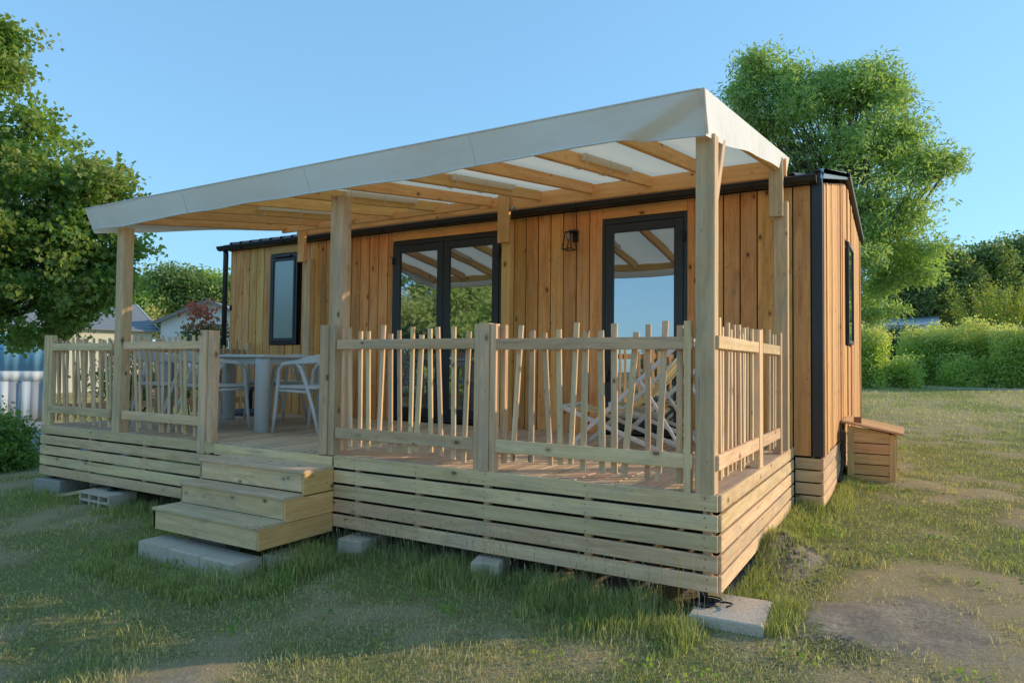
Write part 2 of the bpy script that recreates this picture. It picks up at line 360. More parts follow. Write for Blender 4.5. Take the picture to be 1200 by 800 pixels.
def blades(name, px, py, h, w, dry, label=None, lean=.5, mat=None, flat=1.0):
    n = len(px); z = G(px, py)-.005+np.clip(1.25-ell(px, py, ph_.x, ph_.y, .26, .38), 0, 1)**1.5*.12
    a = rng.uniform(0, 2*np.pi, n); dx, dy = np.cos(a), np.sin(a); l = rng.uniform(.1, 1, n)*lean
    la = rng.uniform(0, 2*np.pi, n); lx, ly = np.cos(la)*l*h, np.sin(la)*l*h
    P = np.stack([px, py, z], -1); D = np.stack([dx, dy, 0*dx], -1)*(w/2)[:, None]
    mid = P+np.stack([lx*.35, ly*.35, h*.6*flat], -1); top = P+np.stack([lx, ly, h*(1-.25*l)*flat], -1)
    if flat < 1: P[:, 2] += .010
    V = np.stack([P-D, P+D, mid+D*.8, mid-D*.8, top], 1).reshape(-1, 3); b = np.arange(n)[:, None]*5
    T = np.concatenate([b+np.array([[0, 1, 2]]), b+np.array([[0, 2, 3]]), b+np.array([[3, 2, 4]])])
    r = np.repeat(rng.uniform(0, 1, n)**1.6, 5)
    me = npmesh(name, V, T, mat or M['grass'], {'dry': np.repeat(dry, 5), 'rnd': r}, smooth=False)
    o = reg(bpy.data.objects.new(name, me), None, Matrix()); o['kind'] = 'stuff'
    return tag(o, label, 'grass')
def inside(x, y): return ((x > -6.93) & (x < .0) & (y > .03) & (y < 8)) | ((x > -7.6) & (x < .24) & (y > 2.6) & (y < 7.9)) | ((np.abs(x+3.32) < .5) & (y > -.66) & (y < .1))
N = 560000
th = rng.uniform(R(-72), R(42), N); u = rng.uniform(0, 1, N); e = .75; r0_, r1_ = .9, 26
rad = (r0_**e+u*(r1_**e-r0_**e))**(1/e)
fx = CAM.x+rad*np.sin(th); fy = CAM.y+rad*np.cos(th)
dry = DRY(fx, fy); bare = BARE(fx, fy)
keep = ~inside(fx, fy) & (rng.uniform(0, 1, N) > bare*1.15) & (rng.uniform(0, 1, N) > .22*dry)
fx, fy, dry, rad = fx[keep], fy[keep], dry[keep], rad[keep]
ed = np.exp(-EDGE(fx, fy)/.13)
h = (.017+.026*rng.uniform(0, 1, len(fx))**1.5+.012*np.clip(n1(fx, fy), -.5, 1.5))*(1-.25*dry)+ed*.07*rng.uniform(.2, 1, len(fx))
h = np.maximum(h*(1+.5*np.clip(n2(fx*1.7, fy*1.7), -.6, 1.5)), .010)*(1+np.clip(rad-6, 0, 12)*.04)
dryb = np.clip(dry*1.0+rng.normal(0, .36, len(fx)), 0, 1)
blades('lawn_grass', fx, fy, h, .0028+.0008*rad*.5+0*fx, dryb, 'patchy mown lawn of short green and straw coloured grass', .9)
# flat dead straw and small broad-leaved weeds in the turf
n_ = 110000; th = rng.uniform(R(-72), R(42), n_); rad = (.9**.7+rng.uniform(0, 1, n_)*(11**.7-.9**.7))**(1/.7); sx_ = CAM.x+rad*np.sin(th); sy_ = CAM.y+rad*np.cos(th)
kk = ~inside(sx_, sy_) & (rng.uniform(0, 1, n_) < DRY(sx_, sy_)+.05); sx_, sy_ = sx_[kk], sy_[kk]
blades('dead_straw', sx_, sy_, rng.uniform(.02, .06, len(sx_)), .0022+.0004*rad[kk], np.clip(rng.normal(.95, .15, len(sx_)), 0, 1), 'dead straw lying flat between the grass', 1.0, flat=.16)
# unmown fringe at the foot of the deck
L = []
def fringe(xa, ya, xb, yb, n, sp, hh):
    t = rng.uniform(0, 1, n); nrm = np.array([-(yb-ya), xb-xa]); nrm = nrm/np.hypot(*nrm)
    off = rng.normal(0, sp, n); clump = .5+.5*np.clip(n2(xa+(xb-xa)*t*1.3, ya+off)+.4, -1, 1)
    L.append(np.stack([xa+(xb-xa)*t+nrm[0]*off, ya+(yb-ya)*t+nrm[1]*off, hh*rng.uniform(.35, 1, n)*np.clip(clump, .25, 1)], -1))
fringe(-2.7, -.10, -.05, -.10, 8500, .12, .155); fringe(-2.75, -.3, -2.35, -.35, 2600, .15, .18); fringe(.05, .15, .12, 2.5, 4200, .09, .17)
fringe(-6.9, -.05, -4.0, -.10, 4500, .17, .14); fringe(.30, 2.7, .30, 7.5, 4500, .06, .15); fringe(.02, 2.58, .25, 2.55, 500, .05, .16)
fringe(-4.0, -1.10, -2.6, -1.10, 4200, .05, .09); fringe(-4.05, -.9, -4.0, -.5, 700, .06, .12); fringe(-2.45, -.95, -2.55, -.6, 900, .06, .14)
fringe(.33, 3.8, .9, 3.95, 500, .04, .12); fringe(-.95, -.28, -.02, -.42, 2600, .12, .11); fringe(.26, -.12, .33, .35, 900, .06, .11)
L = np.concatenate(L); bad = ((L[:, 0] > .0) & (L[:, 0] < .24) & (L[:, 1] < .28) & (L[:, 1] > -.16)) | ((L[:, 1] > .35) & (L[:, 0] < .01)) | ((np.abs(L[:, 0]+3.3) < .56) & (L[:, 1] > -.95) & (L[:, 1] < -.0)); L = L[~bad]
blades('tall_grass', L[:, 0], L[:, 1], L[:, 2], .005+0*L[:, 0], np.clip(rng.normal(.06, .2, len(L)), 0, 1), 'longer unmown green grass fringing the foot of the timber deck', .55)
# seed-head stalks and small yellow flowers
V, Fc = [], []; yf = []
for k in range(110):
    t = random.random(); x = -2.6+2.6*t if k < 110 else -6.5+2.5*t; y = -.08-random.random()*.22; z0 = float(G(np.array(x), np.array(y))); hh = random.uniform(.16, .34)
    tubegeo([(x, y, z0), (x+random.uniform(-.03, .03), y-.01, z0+hh*.6), (x+random.uniform(-.06, .06), y-.02, z0+hh)], [.0009, .0008, .0006], 3, V, Fc, False)
    c = V[-1]; tubegeo([c, c+Vector((0, 0, .02)), c+Vector((0, 0, .03))], [.001, .0028, .0006], 4, V, Fc, False)
o = wobj('grass_stalk', V, Fc, plain('dry_stalk', (.33, .30, .17), .8), None); tag(o, 'thin pale grass seed stalks in front of the deck skirt', 'grass', kind='stuff')
M['flower'] = plain('yellow_petal', (.75, .42, .02), .6)
V, Fc = [], []
for (a, b) in [(168, 588), (160, 580), (152, 592), (128, 602), (205, 587), (775, 641), (795, 655), (733, 686), (208, 578), (57, 716), (22, 710), (38, 750), (9, 716), (600, 664), (140, 612), (118, 606), (95, 640), (30, 600)]:
    z = -.69 if a < 600 else -.60
    p = PX(a, b, 2, z+.03) if a < 600 or b > 660 else PX(a, b, 1, -.10)
    if not (a > 600 and b < 660): p.z = float(G(np.array(p.x), np.array(p.y)))+.035
    for k in range(6):
        t = k*math.pi/3; d = Vector((math.cos(t), math.sin(t), .3))*.013; i = len(V); s_ = Vector((-math.sin(t), math.cos(t), 0))*.004
        V += [p, p+d*.7+s_, p+d, p+d*.7-s_]; Fc.append((i, i+1, i+2, i+3))
    g0 = float(G(np.array(p.x), np.array(p.y)))
    if a > 600 and b < 660: tubegeo([(p.x, p.y, g0), p], .0015, 3, V, Fc, False)
o = wobj('dandelion', V, Fc, M['flower'], None); tag(o, 'tiny yellow dandelion flowers dotted through the grass', 'flower', kind='stuff')
# clods on the bare earth
V, Fc = [], []
def clod(p, s):
    i = len(V); q = [(1, 0, 0), (0, 1, 0), (-1, 0, 0), (0, -1, 0), (0, 0, 1), (0, 0, -1)]
    rot = Matrix.Rotation(random.uniform(0, 6), 3, 'Z') @ Matrix.Rotation(random.uniform(0, 1), 3, 'X')
    for v in q: V.append(Vector(p)+rot @ (Vector(v)*s*random.uniform(.6, 1.2)))
    for a, b, c in [(0, 1, 4), (1, 2, 4), (2, 3, 4), (3, 0, 4), (1, 0, 5), (2, 1, 5), (3, 2, 5), (0, 3, 5)]: Fc.append((i+a, i+b, i+c))
for k in range(3600):
    if k < 650: x = random.gauss(ph_.x, .16); y = random.gauss(ph_.y, .22)
    else: x = random.gauss(pd.x, .45); y = random.gauss(pd.y, .28)
    if x < .02 and y > 0: continue
    e_ = float(ell(x, y, ph_.x, ph_.y, .26, .38)); z = float(G(np.array(x), np.array(y)))+max(0, 1.25-e_)**1.5*(.13)
    clod((x, y, z), random.choice([.004, .006, .008, .012, .018]) if k < 650 else random.choice([.003, .004, .006, .009]))
M['clod'] = plain('dry_earth', (.22, .17, .12), .95, 0, .4, 50, .4)
o = wobj('earth_clod', V, Fc, M['clod'], None); tag(o, 'crumbled dry earth clods on the bare patches', 'soil', kind='stuff')

# ---------------------------------------------------------------- terrace
DX, DD, SH = -6.944, 2.60, .505
deck = thing('terrace_deck', 'raised timber deck with horizontal slatted skirt in front of the cabin', 'deck', (DX/2, DD/2, -.5))
n = 58; pw = (-DX)/n
for i in range(n):
    x = DX+pw*(i+.5); dz = random.uniform(-.0015, .0015)
    bd('deck_board', (x, .026, -.012+dz), (x, DD-.005, -.012+dz), pw-.006, .024, M['floor'], deck, up=(1, 0, 0))
pit = .1055; bh = .087
secs = [(-6.944, -3.915), (-2.755, 0.0)]
for r_ in range(5):
    z = -pit*r_-bh/2
    for (a, b) in secs:
        if b < -3:
            if r_ == 0: b = -4.13 + .0
            mid = a+1.75 if r_ % 2 == 0 else a+1.0
            bd('skirt_board', (a, 0, z), (b, 0, z), bh, .022, M['pine'], deck)
        else: bd('skirt_board', (a, 0, z), (b-.0, 0, z), bh, .022, M['pine'], deck)
    bd('skirt_board', (0.0, .0, z), (0.0, DD-.01, z), bh, .022, M['pine'], deck) if False else bd('skirt_board', (.006, .012, z), (.006, DD-.01, z), bh, .022, M['pine'], deck)
    bd('skirt_board', (DX-.006, .012, z), (DX-.006, DD-.01, z), bh, .022, M['pine'], deck)
M['screw'] = plain('screw_head', (.10, .09, .08), .5, .6)
V, Fc = [], []
def screw(p, nrm, r_=.0042):
    nrm = Vector(nrm); a = nrm.orthogonal().normalized(); b = nrm.cross(a); i = len(V)
    for k in range(6): V.append(Vector(p)+nrm*.0012+(a*math.cos(k*1.0472)+b*math.sin(k*1.0472))*r_)
    Fc.append(tuple(range(i, i+6)))
for r_ in range(5):
    for dz in (-.024, .024):
        z = -pit*r_-bh/2+dz
        for x in [-6.9, -6.05, -5.15, -4.3, -2.55, -2.0, -1.45, -.75, -.06]: screw((x+random.uniform(-.008, .008), -.0112, z+random.uniform(-.004, .004)), (0, -1, 0))
        for y in (.04, .5, 1.0, 1.5, 2.0, 2.5): screw((.0172, y+random.uniform(-.008, .008), z), (1, 0, 0))
tag(wobj('screw_head', V, Fc, M['screw'], deck), kind='stuff')
# the low riser board at the entry
bd('edge_board', (-4.13, .004, -.053), (-2.78, .004, -.053), .085, .022, M['pine'], deck)
# the frame behind the skirt
for x in [-6.9, -6.05, -5.15, -4.3, -3.4, -2.55, -2.0, -1.45, -.75, -.06]:
    bd('skirt_upright', (x, .034, -.03), (x, .034, -SH+.01), .045, .04, M['pine'], deck, up=(1, 0, 0))
for y in (.5, 1.0, 1.5, 2.0, 2.5): bd('skirt_upright', (-.028, y, -.03), (-.028, y, -SH+.01), .045, .04, M['pine'], deck, up=(0, 1, 0))
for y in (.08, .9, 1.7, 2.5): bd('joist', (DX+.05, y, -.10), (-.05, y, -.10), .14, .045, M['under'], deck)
box('shade_sheet', (DX+.08, .18, -.20), (-.08, 2.55, -.18), M['under'], deck)  # dark sheet added to stand for the shade beneath the boards

# steps
steps = thing('wooden_steps', 'three timber steps with box risers leading up to the deck entry', 'steps', (-3.3, -.3, -.6))
xr = -2.755; xl = -3.90
lev = [(-.66, -.388), (-.45, -.234), (-.29, -.075)]          # front y, tread top z
for k, (y0, z) in enumerate(lev):
    yb = lev[k+1][0] if k < 2 else -.012
    x0 = xl
    bd('tread', (x0, (y0+yb)/2-.008, z-.011), (xr, (y0+yb)/2-.008, z-.011), yb-y0+.012, .022, M['tread'], steps, up=(0, 1, 0))
    hr_ = .134 if k == 0 else .131
    bd('riser', (x0, y0+.012, z-.0225-hr_/2), (xr-.024, y0+.012, z-.0225-hr_/2), hr_, .022, M['pine'], steps)
    for xx in (xr-.010, xl+.010):
        bd('side_board', (xx, y0+.001, z-.0225-(.134 if k == 0 else .150)/2), (xx, -.014, z-.0225-(.134 if k == 0 else .150)/2), (.134 if k == 0 else .150), .020, M['pine'] if xx < -3 else M['beam'], steps)
# concrete slabs under and before the steps
def slab(name, label, cx, cy, ztop, sx, sy, sz, rz=0, mat='conc', group=None):
    V = []; b = .008
    pts = [(-sx/2, -sy/2), (sx/2, -sy/2), (sx/2, sy/2), (-sx/2, sy/2)]
    rings = [(-sz, 0), (-b, 0), (0, b)]
    c, s_ = math.cos(rz), math.sin(rz)
    for z, ins in rings:
        for (px_, py_) in pts:
            px2 = px_-math.copysign(ins, px_)+random.uniform(-.003, .003); py2 = py_-math.copysign(ins, py_)+random.uniform(-.003, .003)
            V.append((cx+px2*c-py2*s_, cy+px2*s_+py2*c, ztop+z+random.uniform(-.002, .002)))
    Fc = [(3, 2, 1, 0), (8, 9, 10, 11)]+[(r_*4+i, r_*4+(i+1) % 4, (r_+1)*4+(i+1) % 4, (r_+1)*4+i) for r_ in range(2) for i in range(4)]
    o = wobj(name, V, Fc, M[mat], None, org=(cx, cy, ztop-sz)); return tag(o, label, 'concrete block', group)
a_, b_ = PX(151, 635, 2, -.60), PX(283, 657, 2, -.60); b_.y = a_.y = (a_.y+b_.y)/2
w_ = (b_.x-a_.x)/3
for k, lb in enumerate(['left hand concrete slab of the row of three in front of the steps', 'middle concrete slab of the row of three in front of the steps', 'right hand concrete slab of the row of three in front of the steps']):
    slab('concrete_slab', lb, a_.x+w_*(k+.5), a_.y+.115, -.60-k*.004, w_-.008, .22, .15, random.uniform(-.012, .012), group='slabs before the steps')
slab('concrete_slab', 'concrete slab tucked behind the others under the right end of the steps', b_.x+.06, a_.y+.38, -.61, .22, .22, .14, .05)
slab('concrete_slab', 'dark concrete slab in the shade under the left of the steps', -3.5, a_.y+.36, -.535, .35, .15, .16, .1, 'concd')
slab('concrete_footing', 'flat square concrete footing under the front right corner of the deck', .055, .06, -.585, .36, .40, .08, .06, 'conc')
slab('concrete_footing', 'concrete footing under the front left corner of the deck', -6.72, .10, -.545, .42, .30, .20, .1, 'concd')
slab('concrete_footing', 'round edged pale footing in the grass under the middle of the deck front', -1.42, .03, -.535, .18, .30, .13, .3, 'conc')
slab('concrete_footing', 'small pale footing in the grass just right of the steps', -2.52, .05, -.555, .2, .3, .12, .1, 'conc')
# hollow block
hb = thing('hollow_block', 'grey hollow concrete block with open cells under the deck left of the steps', 'concrete block', (-5.66, .02, -.73))
hx0, hx1, hy0, hy1, hz0, hz1 = -5.92, -5.42, -.14, .12, -.72, -.56
for z in (hz0, (hz0+hz1)/2-.006, hz1-.02): box('web', (hx0, hy0, z), (hx1, hy1, z+.02), M['conc'], hb)
for x in np.linspace(hx0+.01, hx1-.01, 4): 
    for z0, z1 in ((hz0+.02, (hz0+hz1)/2-.006), ((hz0+hz1)/2+.014, hz1-.02)): box('wall', (x-.012, hy0+.003, z0), (x+.012, hy1, z1), M['conc'], hb)
for (x, y, lb) in [(.0+-.08, .02, 'black adjustable foot on the footing at the front right deck corner'), (-6.78, .08, 'black adjustable foot carrying the front left corner of the deck'), (-5.66, .04, 'black adjustable foot standing on the hollow block'), (-1.5, .12, 'black adjustable foot below the middle of the deck front')]:
    f = thing('deck_foot', lb, 'support', (x, y, -.56), group='adjustable feet under the deck')
    zt = -.505; zb = -.58 if x > -5 else -.555
    tube('base_plate', [(x, y, zb), (x, y, zb+.012), (x, y, zb+.02)], [.06, .06, .03], M['black'], f, 14)
    tube('spindle', [(x, y, zb+.02), (x, y, zt+.02)], .025, M['black'], f, 10)
# timber offcuts
o = bd('timber_offcut', (-6.35, -.12, -.66), (-5.98, .05, -.58), .03, .02, M['pine'], None); tag(o, 'thin timber offcut leaning beside the left footing', 'timber')
p0, p1 = PX(660, 668, 2, -.6), PX(700, 690, 2, -.62); o = bd('timber_offcut', p0, p1, .06, .02, M['tread'], None, up=(0, 1, 0)); tag(o, 'weathered offcut lying in the grass below the middle of the skirt', 'timber')
V, Fc = [], []
p = PX(838, 706, 2, -.575)
path = [Vector((p.x-.12+.22*t+.03*math.sin(t*17), p.y+.04*math.sin(t*11)-.02, -.573+.012*abs(math.sin(t*9)))) for t in np.linspace(0, 1, 26)]
o = tube('cable', path, .005, M['black'], None, 6); tag(o, 'loose black cable curled on the corner footing', 'cable')
path = [(p.x-.01+.045*math.cos(t), p.y+.0+.035*math.sin(t), -.57+.002*t) for t in np.linspace(0, 12, 40)]
o = tube('cable', path, .004, M['black'], None, 6); tag(o, 'coiled end of black wire on the corner footing', 'cable')

# ---------------------------------------------------------------- fences
RT, RB0, RB1 = .84, .12, .205     # top of rail; lower rail bottom/top
def rail_pair(x0, y0, x1, y1, T, rt=RT, off=0):
    bd('rail', (x0, y0, rt-.035), (x1, y1, rt-.035), .07, .025, M['pine'], T)
    bd('rail', (x0, y0, .165), (x1, y1, .165), .08, .025, M['pine'], T)
def picket(T, a, b, t=.018, w=.034, up=(1, 0, 0), rnd=False):
    bd('picket', a, b, w, t, M['pine'], T, up=up, ch=.008 if rnd else None)
fA = thing('picket_fence', 'front picket balustrade right of the entry between the tall post and middle post', 'fence', (-2.2, 0, 0), group='balustrade sections of the deck')
fB = thing('picket_fence', 'front picket balustrade at the right ending at the tall corner post', 'fence', (-.8, 0, 0), group='balustrade sections of the deck')
fL = thing('picket_fence', 'front picket balustrade left of the entry with roundish pickets', 'fence', (-5.5, 0, 0), group='balustrade sections of the deck')
fS = thing('picket_fence', 'sunlit right side picket balustrade running back to the cabin', 'fence', (0, 1.3, 0), group='balustrade sections of the deck')
fW = thing('picket_fence', 'far left side picket balustrade beside the table end', 'fence', (-6.9, 1.3, 0), group='balustrade sections of the deck')
PY = .038
def pickets(T, tops, bots, rnd=False, zb=(.03, .09)):
    for (tx, ty), bx in zip(tops, bots):
        a = PX(tx, ty, 1, PY); b = PX(bx, 560, 1, PY); b.z = random.uniform(*zb)
        picket(T, (b.x, PY, b.z), (a.x, PY, a.z), rnd=rnd, w=random.uniform(.030, .038))
pickets(fB, [(611, 381), (624, 387), (638, 390), (655, 386), (676, 378), (687, 387), (704, 387), (720, 379), (746, 389), (760, 380), (780, 376), (797, 381), (733, 388)][:12],
        [600.6, 622, 645, 656.5, 668.6, 683, 706, 720, 731, 759, 771, 796])
pickets(fA, [(410, 384), (423, 388), (432, 388), (450, 381), (458, 391), (468, 387), (484, 383), (494.5, 392), (504, 385), (513, 383), (532, 383), (550, 388)],
        [410, 421, 431, 443, 457, 468, 480, 487, 504.5, 517, 531, 543])
for sgn, T in ((0, fB), (0, fA)): pass
rail_pair(-1.38, .012, -.135, .012, fB); rail_pair(-2.76, .012, -1.548, .012, fA, .845)
pl1 = [67, 74, 78, 86, 90.5, 95, 98.5, 105.6, 110, 117, 123.5, 128.5]; pl2 = [157, 164, 170.5, 177, 183.6, 191, 199, 205.5, 211, 217, 227, 234]
pickets(fL, [(x, random.uniform(394, 401)) for x in pl1], [x+random.uniform(-2.5, 2.5)+(1.2 if False else 0) for x in pl1], True, (.02, .06))
pickets(fL, [(x, random.uniform(390, 399)) for x in pl2], [x+random.uniform(-3, 3) for x in pl2], True, (.02, .06))
rail_pair(-6.84, .012, -5.70, .012, fL, .84); rail_pair(-5.50, .012, -4.36, .012, fL, .85)
def post(T, x0, x1, y0, y1, z0, z1, name='post', mat='pine'): return box(name, (x0, y0, z0), (x1, y1, z1), M[mat], T, bev=.004)
# middle post, built of battens
post(fB, -1.502, -1.428, -.014, .07, .0, .94); post(fB, -1.546, -1.504, -.004, .05, .0, .935); post(fB, -1.426, -1.382, -.004, .05, .0, .935); post(fB, -1.372, -1.345, .05, .09, .05, .93)
post(fA, -2.92, -2.835, -.014, .07, .0, .955); post(fA, -2.833, -2.775, -.004, .066, .0, .945); post(fA, -2.74, -2.715, .03, .055, .04, .93)
post(fL, -4.345, -4.255, -.016, .07, -.10, .94); post(fL, -6.944, -6.85, -.006, .07, .0, .93); post(fL, -6.848, -6.79, .0, .05, .0, .925) ; post(fL, -4.25, -4.19, .0, .07, -.10, .938, mat='pine')
post(fB, -.182, -.145, -.006, .05, .0, .925)
# side fence
sidep = [840.5, 844, 851, 854, 858, 864, 867.5, 870, 873, 879, 883, 899, 903, 906, 908]; sidet = [372, 383, 378, 386, 380.5, 380.5, 391, 384, 383, 385.5, 393.5, 386, 392, 392, 393]
for x, t in zip(sidep, sidet):
    q = PX(x+2, t, 0, -.035); dy = random.uniform(-.035, .035)
    picket(fS, (-.035, q.y+dy, random.uniform(.03, .07)), (-.035, q.y, min(q.z, .97)), up=(0, 1, 0))
for (a, b) in ((.03, 1.13), (1.29, 2.0)):
    for z, hh in ((RT-.03, .07), (.165, .08)): bd('rail', (-.012, a, z), (-.012, b, z), hh, .025, M['pine'], fS)
box('post', (-.06, 1.14, 0), (.004, 1.24, .93), M['pine'], fS, .004); box('post', (-.05, 1.242, 0), (.0, 1.285, .94), M['pine'], fS, .004); box('post', (-.06, 2.01, 0), (.004, 2.08, .95), M['pine'], fS, .004)
# left side fence
y = .12
while y < 2.42:
    picket(fW, (-6.885, y+random.uniform(-.02, .02), .04), (-6.885, y, random.uniform(.86, .95)), up=(0, 1, 0), rnd=True); y += random.uniform(.075, .11)
for a, b in ((.06, 1.2), (1.28, 2.45)):
    for z, hh in ((RT-.03, .07), (.165, .08)): bd('rail', (-6.912, a, z), (-6.912, b, z), hh, .025, M['pine'], fW)
box('post', (-6.93, 1.2, 0), (-6.86, 1.28, .93), M['pine'], fW, .004); box('post', (-6.93, 2.46, 0), (-6.86, 2.53, .93), M['pine'], fW, .004)

# ---------------------------------------------------------------- awning
aw = thing('canvas_awning', 'cream canvas awning stretched over pine rafters tinted orange for light through the canvas above the deck', 'awning', (-2.9, 1.3, 0))
AX0, AX1, AY0, AY1 = -5.83, -.018, -.22, 2.63
def cz(x, y):
    k = (y-AY0)/(AY1-AY0); base = 2.10+.405*k
    s_ = abs(math.sin(math.pi*(x+.03)/.572)); e = min(1, max(0, (y-AY0)/.3))*min(1, (AY1-y)/.2)*min(1, max(0, (AX1-x)*4))*min(1, max(0, (x-AX0)*4))
    return base-.018*s_*e
NX, NY = 121, 22; V = []; Fc = []
for i in range(NX):
    x = AX0+(AX1-AX0)*i/(NX-1)
    for j in range(NY): y = AY0+(AY1-AY0)*j/(NY-1); V.append((x, y, cz(x, y)))
for i in range(NX-1):
    for j in range(NY-1): a = i*NY+j; Fc.append((a, a+NY, a+NY+1, a+1))
canopy = wobj('canopy', V, Fc, M['canvas'], aw, True)
# front valance
V, Fc = [], []; NV = 9
def fdrop(x):
    d = .185+.008*math.sin(x*2.1)+.003*math.sin(x*6+1)
    if x > -.42: d = .185+.02*(x+.42)/.42+.0
    d += .05*max(0, 1-abs(x+.42)/.14)*0
    return d
for i in range(NX*2):
    x = AX0+(AX1-AX0)*i/(NX*2-1)
    for j in range(NV):
        k = j/(NV-1); z = 2.10-fdrop(x)*k
        yy = AY0+.004+.085*k*(1 if x < -.3 else 1)+.012*k*math.sin(x*3.3+1.0)+.006*k*math.sin(x*9)
        # the folded corner triangle
        fl = (x-AX1)/(-.47)                        # 0 at the corner, 1 at the far end of the fold
        if 0 <= fl <= 1.0 and k > fl: yy += .055*min(1, (k-fl)*5)
        if x < AX0+.35: yy += .02*math.sin((x-AX0)*26)*k*(1-(x-AX0)/.35)
        V.append((x, yy, z))
for i in range(NX*2-1):
    for j in range(NV-1): a = i*NV+j; Fc.append((a, a+1, a+NV+1, a+NV))
V0 = list(V)
wobj('front_valance', V, Fc, M['valance'], aw, True)
def side_val(x, sgn):
    V, Fc = [], []; n_ = 60
    for i in range(n_):
        y = AY0+(AY1-AY0)*i/(n_-1); t = i/(n_-1); drop = .20-.09*t+.02*math.sin(t*9)*(1-t)+(.02*max(0, 1-t*8)); y_ = y
        if t > .9: drop += 0
        for j in range(6):
            k = j/5; V.append((x-sgn*(.02*k+.008*k*math.sin(y*6)), y_+(.09*k*(1-t)), cz(x, y)-drop*k))
    for i in range(n_-1):
        for j in range(5): a = i*6+j; Fc.append((a, a+6, a+7, a+1))
    wobj('side_valance', V, Fc, M['valance'], aw, True)
side_val(AX1, 1); side_val(AX0, -1)
hem = []
for i in range(0, NX*2, 2):
    q = V0[i*NV+NV-1]; hem.append((q[0], q[1]-.002, q[2]+.006))
tube('hem', hem, [.006]*len(hem), M['valance'], aw, 5)
hem2 = [(V0[i*NV][0], V0[i*NV][1], V0[i*NV][2]) for i in range(0, NX*2, 6)]; tube('top_seam', hem2, .005, M['valance'], aw, 5)
for xs_ in (-1.45, -2.9, -4.35):
    i = int((xs_-AX0)/(AX1-AX0)*(NX*2-1)); tube('seam', [Vector(V0[i*NV+j])+Vector((0, -.002, 0)) for j in range(NV)], .0035, M['valance'], aw, 4)
tube('hem', [(AX1-.0, AY0+.004+.012*0, 2.10), (AX1-.004, AY0+.05, 2.0), (AX1-.015, AY0+.10, 1.89)], .005, M['canvas'], aw, 6)
# timber frame
rx = [-.085]+[-.045-.5715*k for k in range(1, 11)]
def rz_(y): return 2.10+.405*(y-AY0)/(AY1-AY0)
for k, x in enumerate(rx):
    ya, yb = .045, 2.315; za, zb = rz_(ya)-.085, rz_(yb)-.085
    bd('rafter', (x, ya, za), (x, yb, zb), .10, .042, M['beam'], aw)
bd('front_beam', (AX0+.04, .02, 2.03), (AX1-.04, .02, 2.03), .09, .045, M['beam'], aw)
bd('back_beam', (AX0+.03, 2.34, 2.345), (-.0, 2.34, 2.345), .145, .045, M['beam'], aw)
bd('back_beam', (AX0+.03, 2.10, 2.30), (-2.9, 2.10, 2.30), .07, .035, M['beam'], aw)
# rolled flaps laced along the rafters
for k in (2, 4, 6, 8):
    x = rx[k]+.026
    V, Fc = [], []
    for i in range(14):
        y = .75+1.0*i/13; z0 = rz_(y)-.035
        for (dx, dz) in ((.03, 0), (.034, -.02), (.022, -.045-.006*math.sin(i*1.7)), (.004, -.048), (.0, -.0)): V.append((x+dx, y, z0+dz))
    for i in range(13):
        for j in range(4): a = i*5+j; Fc.append((a, a+5, a+6, a+1))
    fl = wobj('laced_flap', V, Fc, M['canvas'], aw, True)
    for yy in (.80, 1.25, 1.70):
        zz = rz_(yy)-.035
        tube('lace', [(x+.036, yy, zz), (x+.037, yy+.004, zz-.10), (x-.02, yy, zz-.112), (x-.058, yy, zz-.1), (x-.058, yy, zz+.02)], .0035, M['lace'], fl, 5, False)
for (x0, x1, y0, y1, z1) in [(-.121, -.018, .0, .09, 1.93), (-2.925, -2.79, .072, .16, 1.94), (-5.665, -5.545, .0, .10, 1.94)]:
    box('post', (x0, y0, .0), (x1, y1, z1), M['pine'], aw, .005)
bd('brace', (-.05, .10, 1.55), (-.06, .36, 2.03), .05, .035, M['pine'], aw, up=(0, 1, 0))
# back posts: lapped upper pieces
for (x0, x1, lx0, lx1) in [(-.13, -.02, -.10, .01), (-2.79, -2.655, -2.765, -2.66), (-5.73, -5.615, -5.66, -5.55)]:
    box('post_head', (x0, 2.27, 1.93), (x1, 2.315, 2.42), M['beam'] if x0 < -1 else M['pine'], aw, .004)
    box('post', (lx0, 2.318, .0), (lx1, 2.40, 2.06 if x0 > -5 else 1.97), M['pine'] if x0 > -1 or x0 < -5 else M['beam'], aw, .004)
box('post', (-5.60, 2.405, 0), (-5.52, 2.47, 2.10), M['beam'], aw, .004)
tube('bolt', [(-2.66, 2.29, 2.27), (-2.60, 2.29, 2.27)], .018, M['flash'], aw, 10)

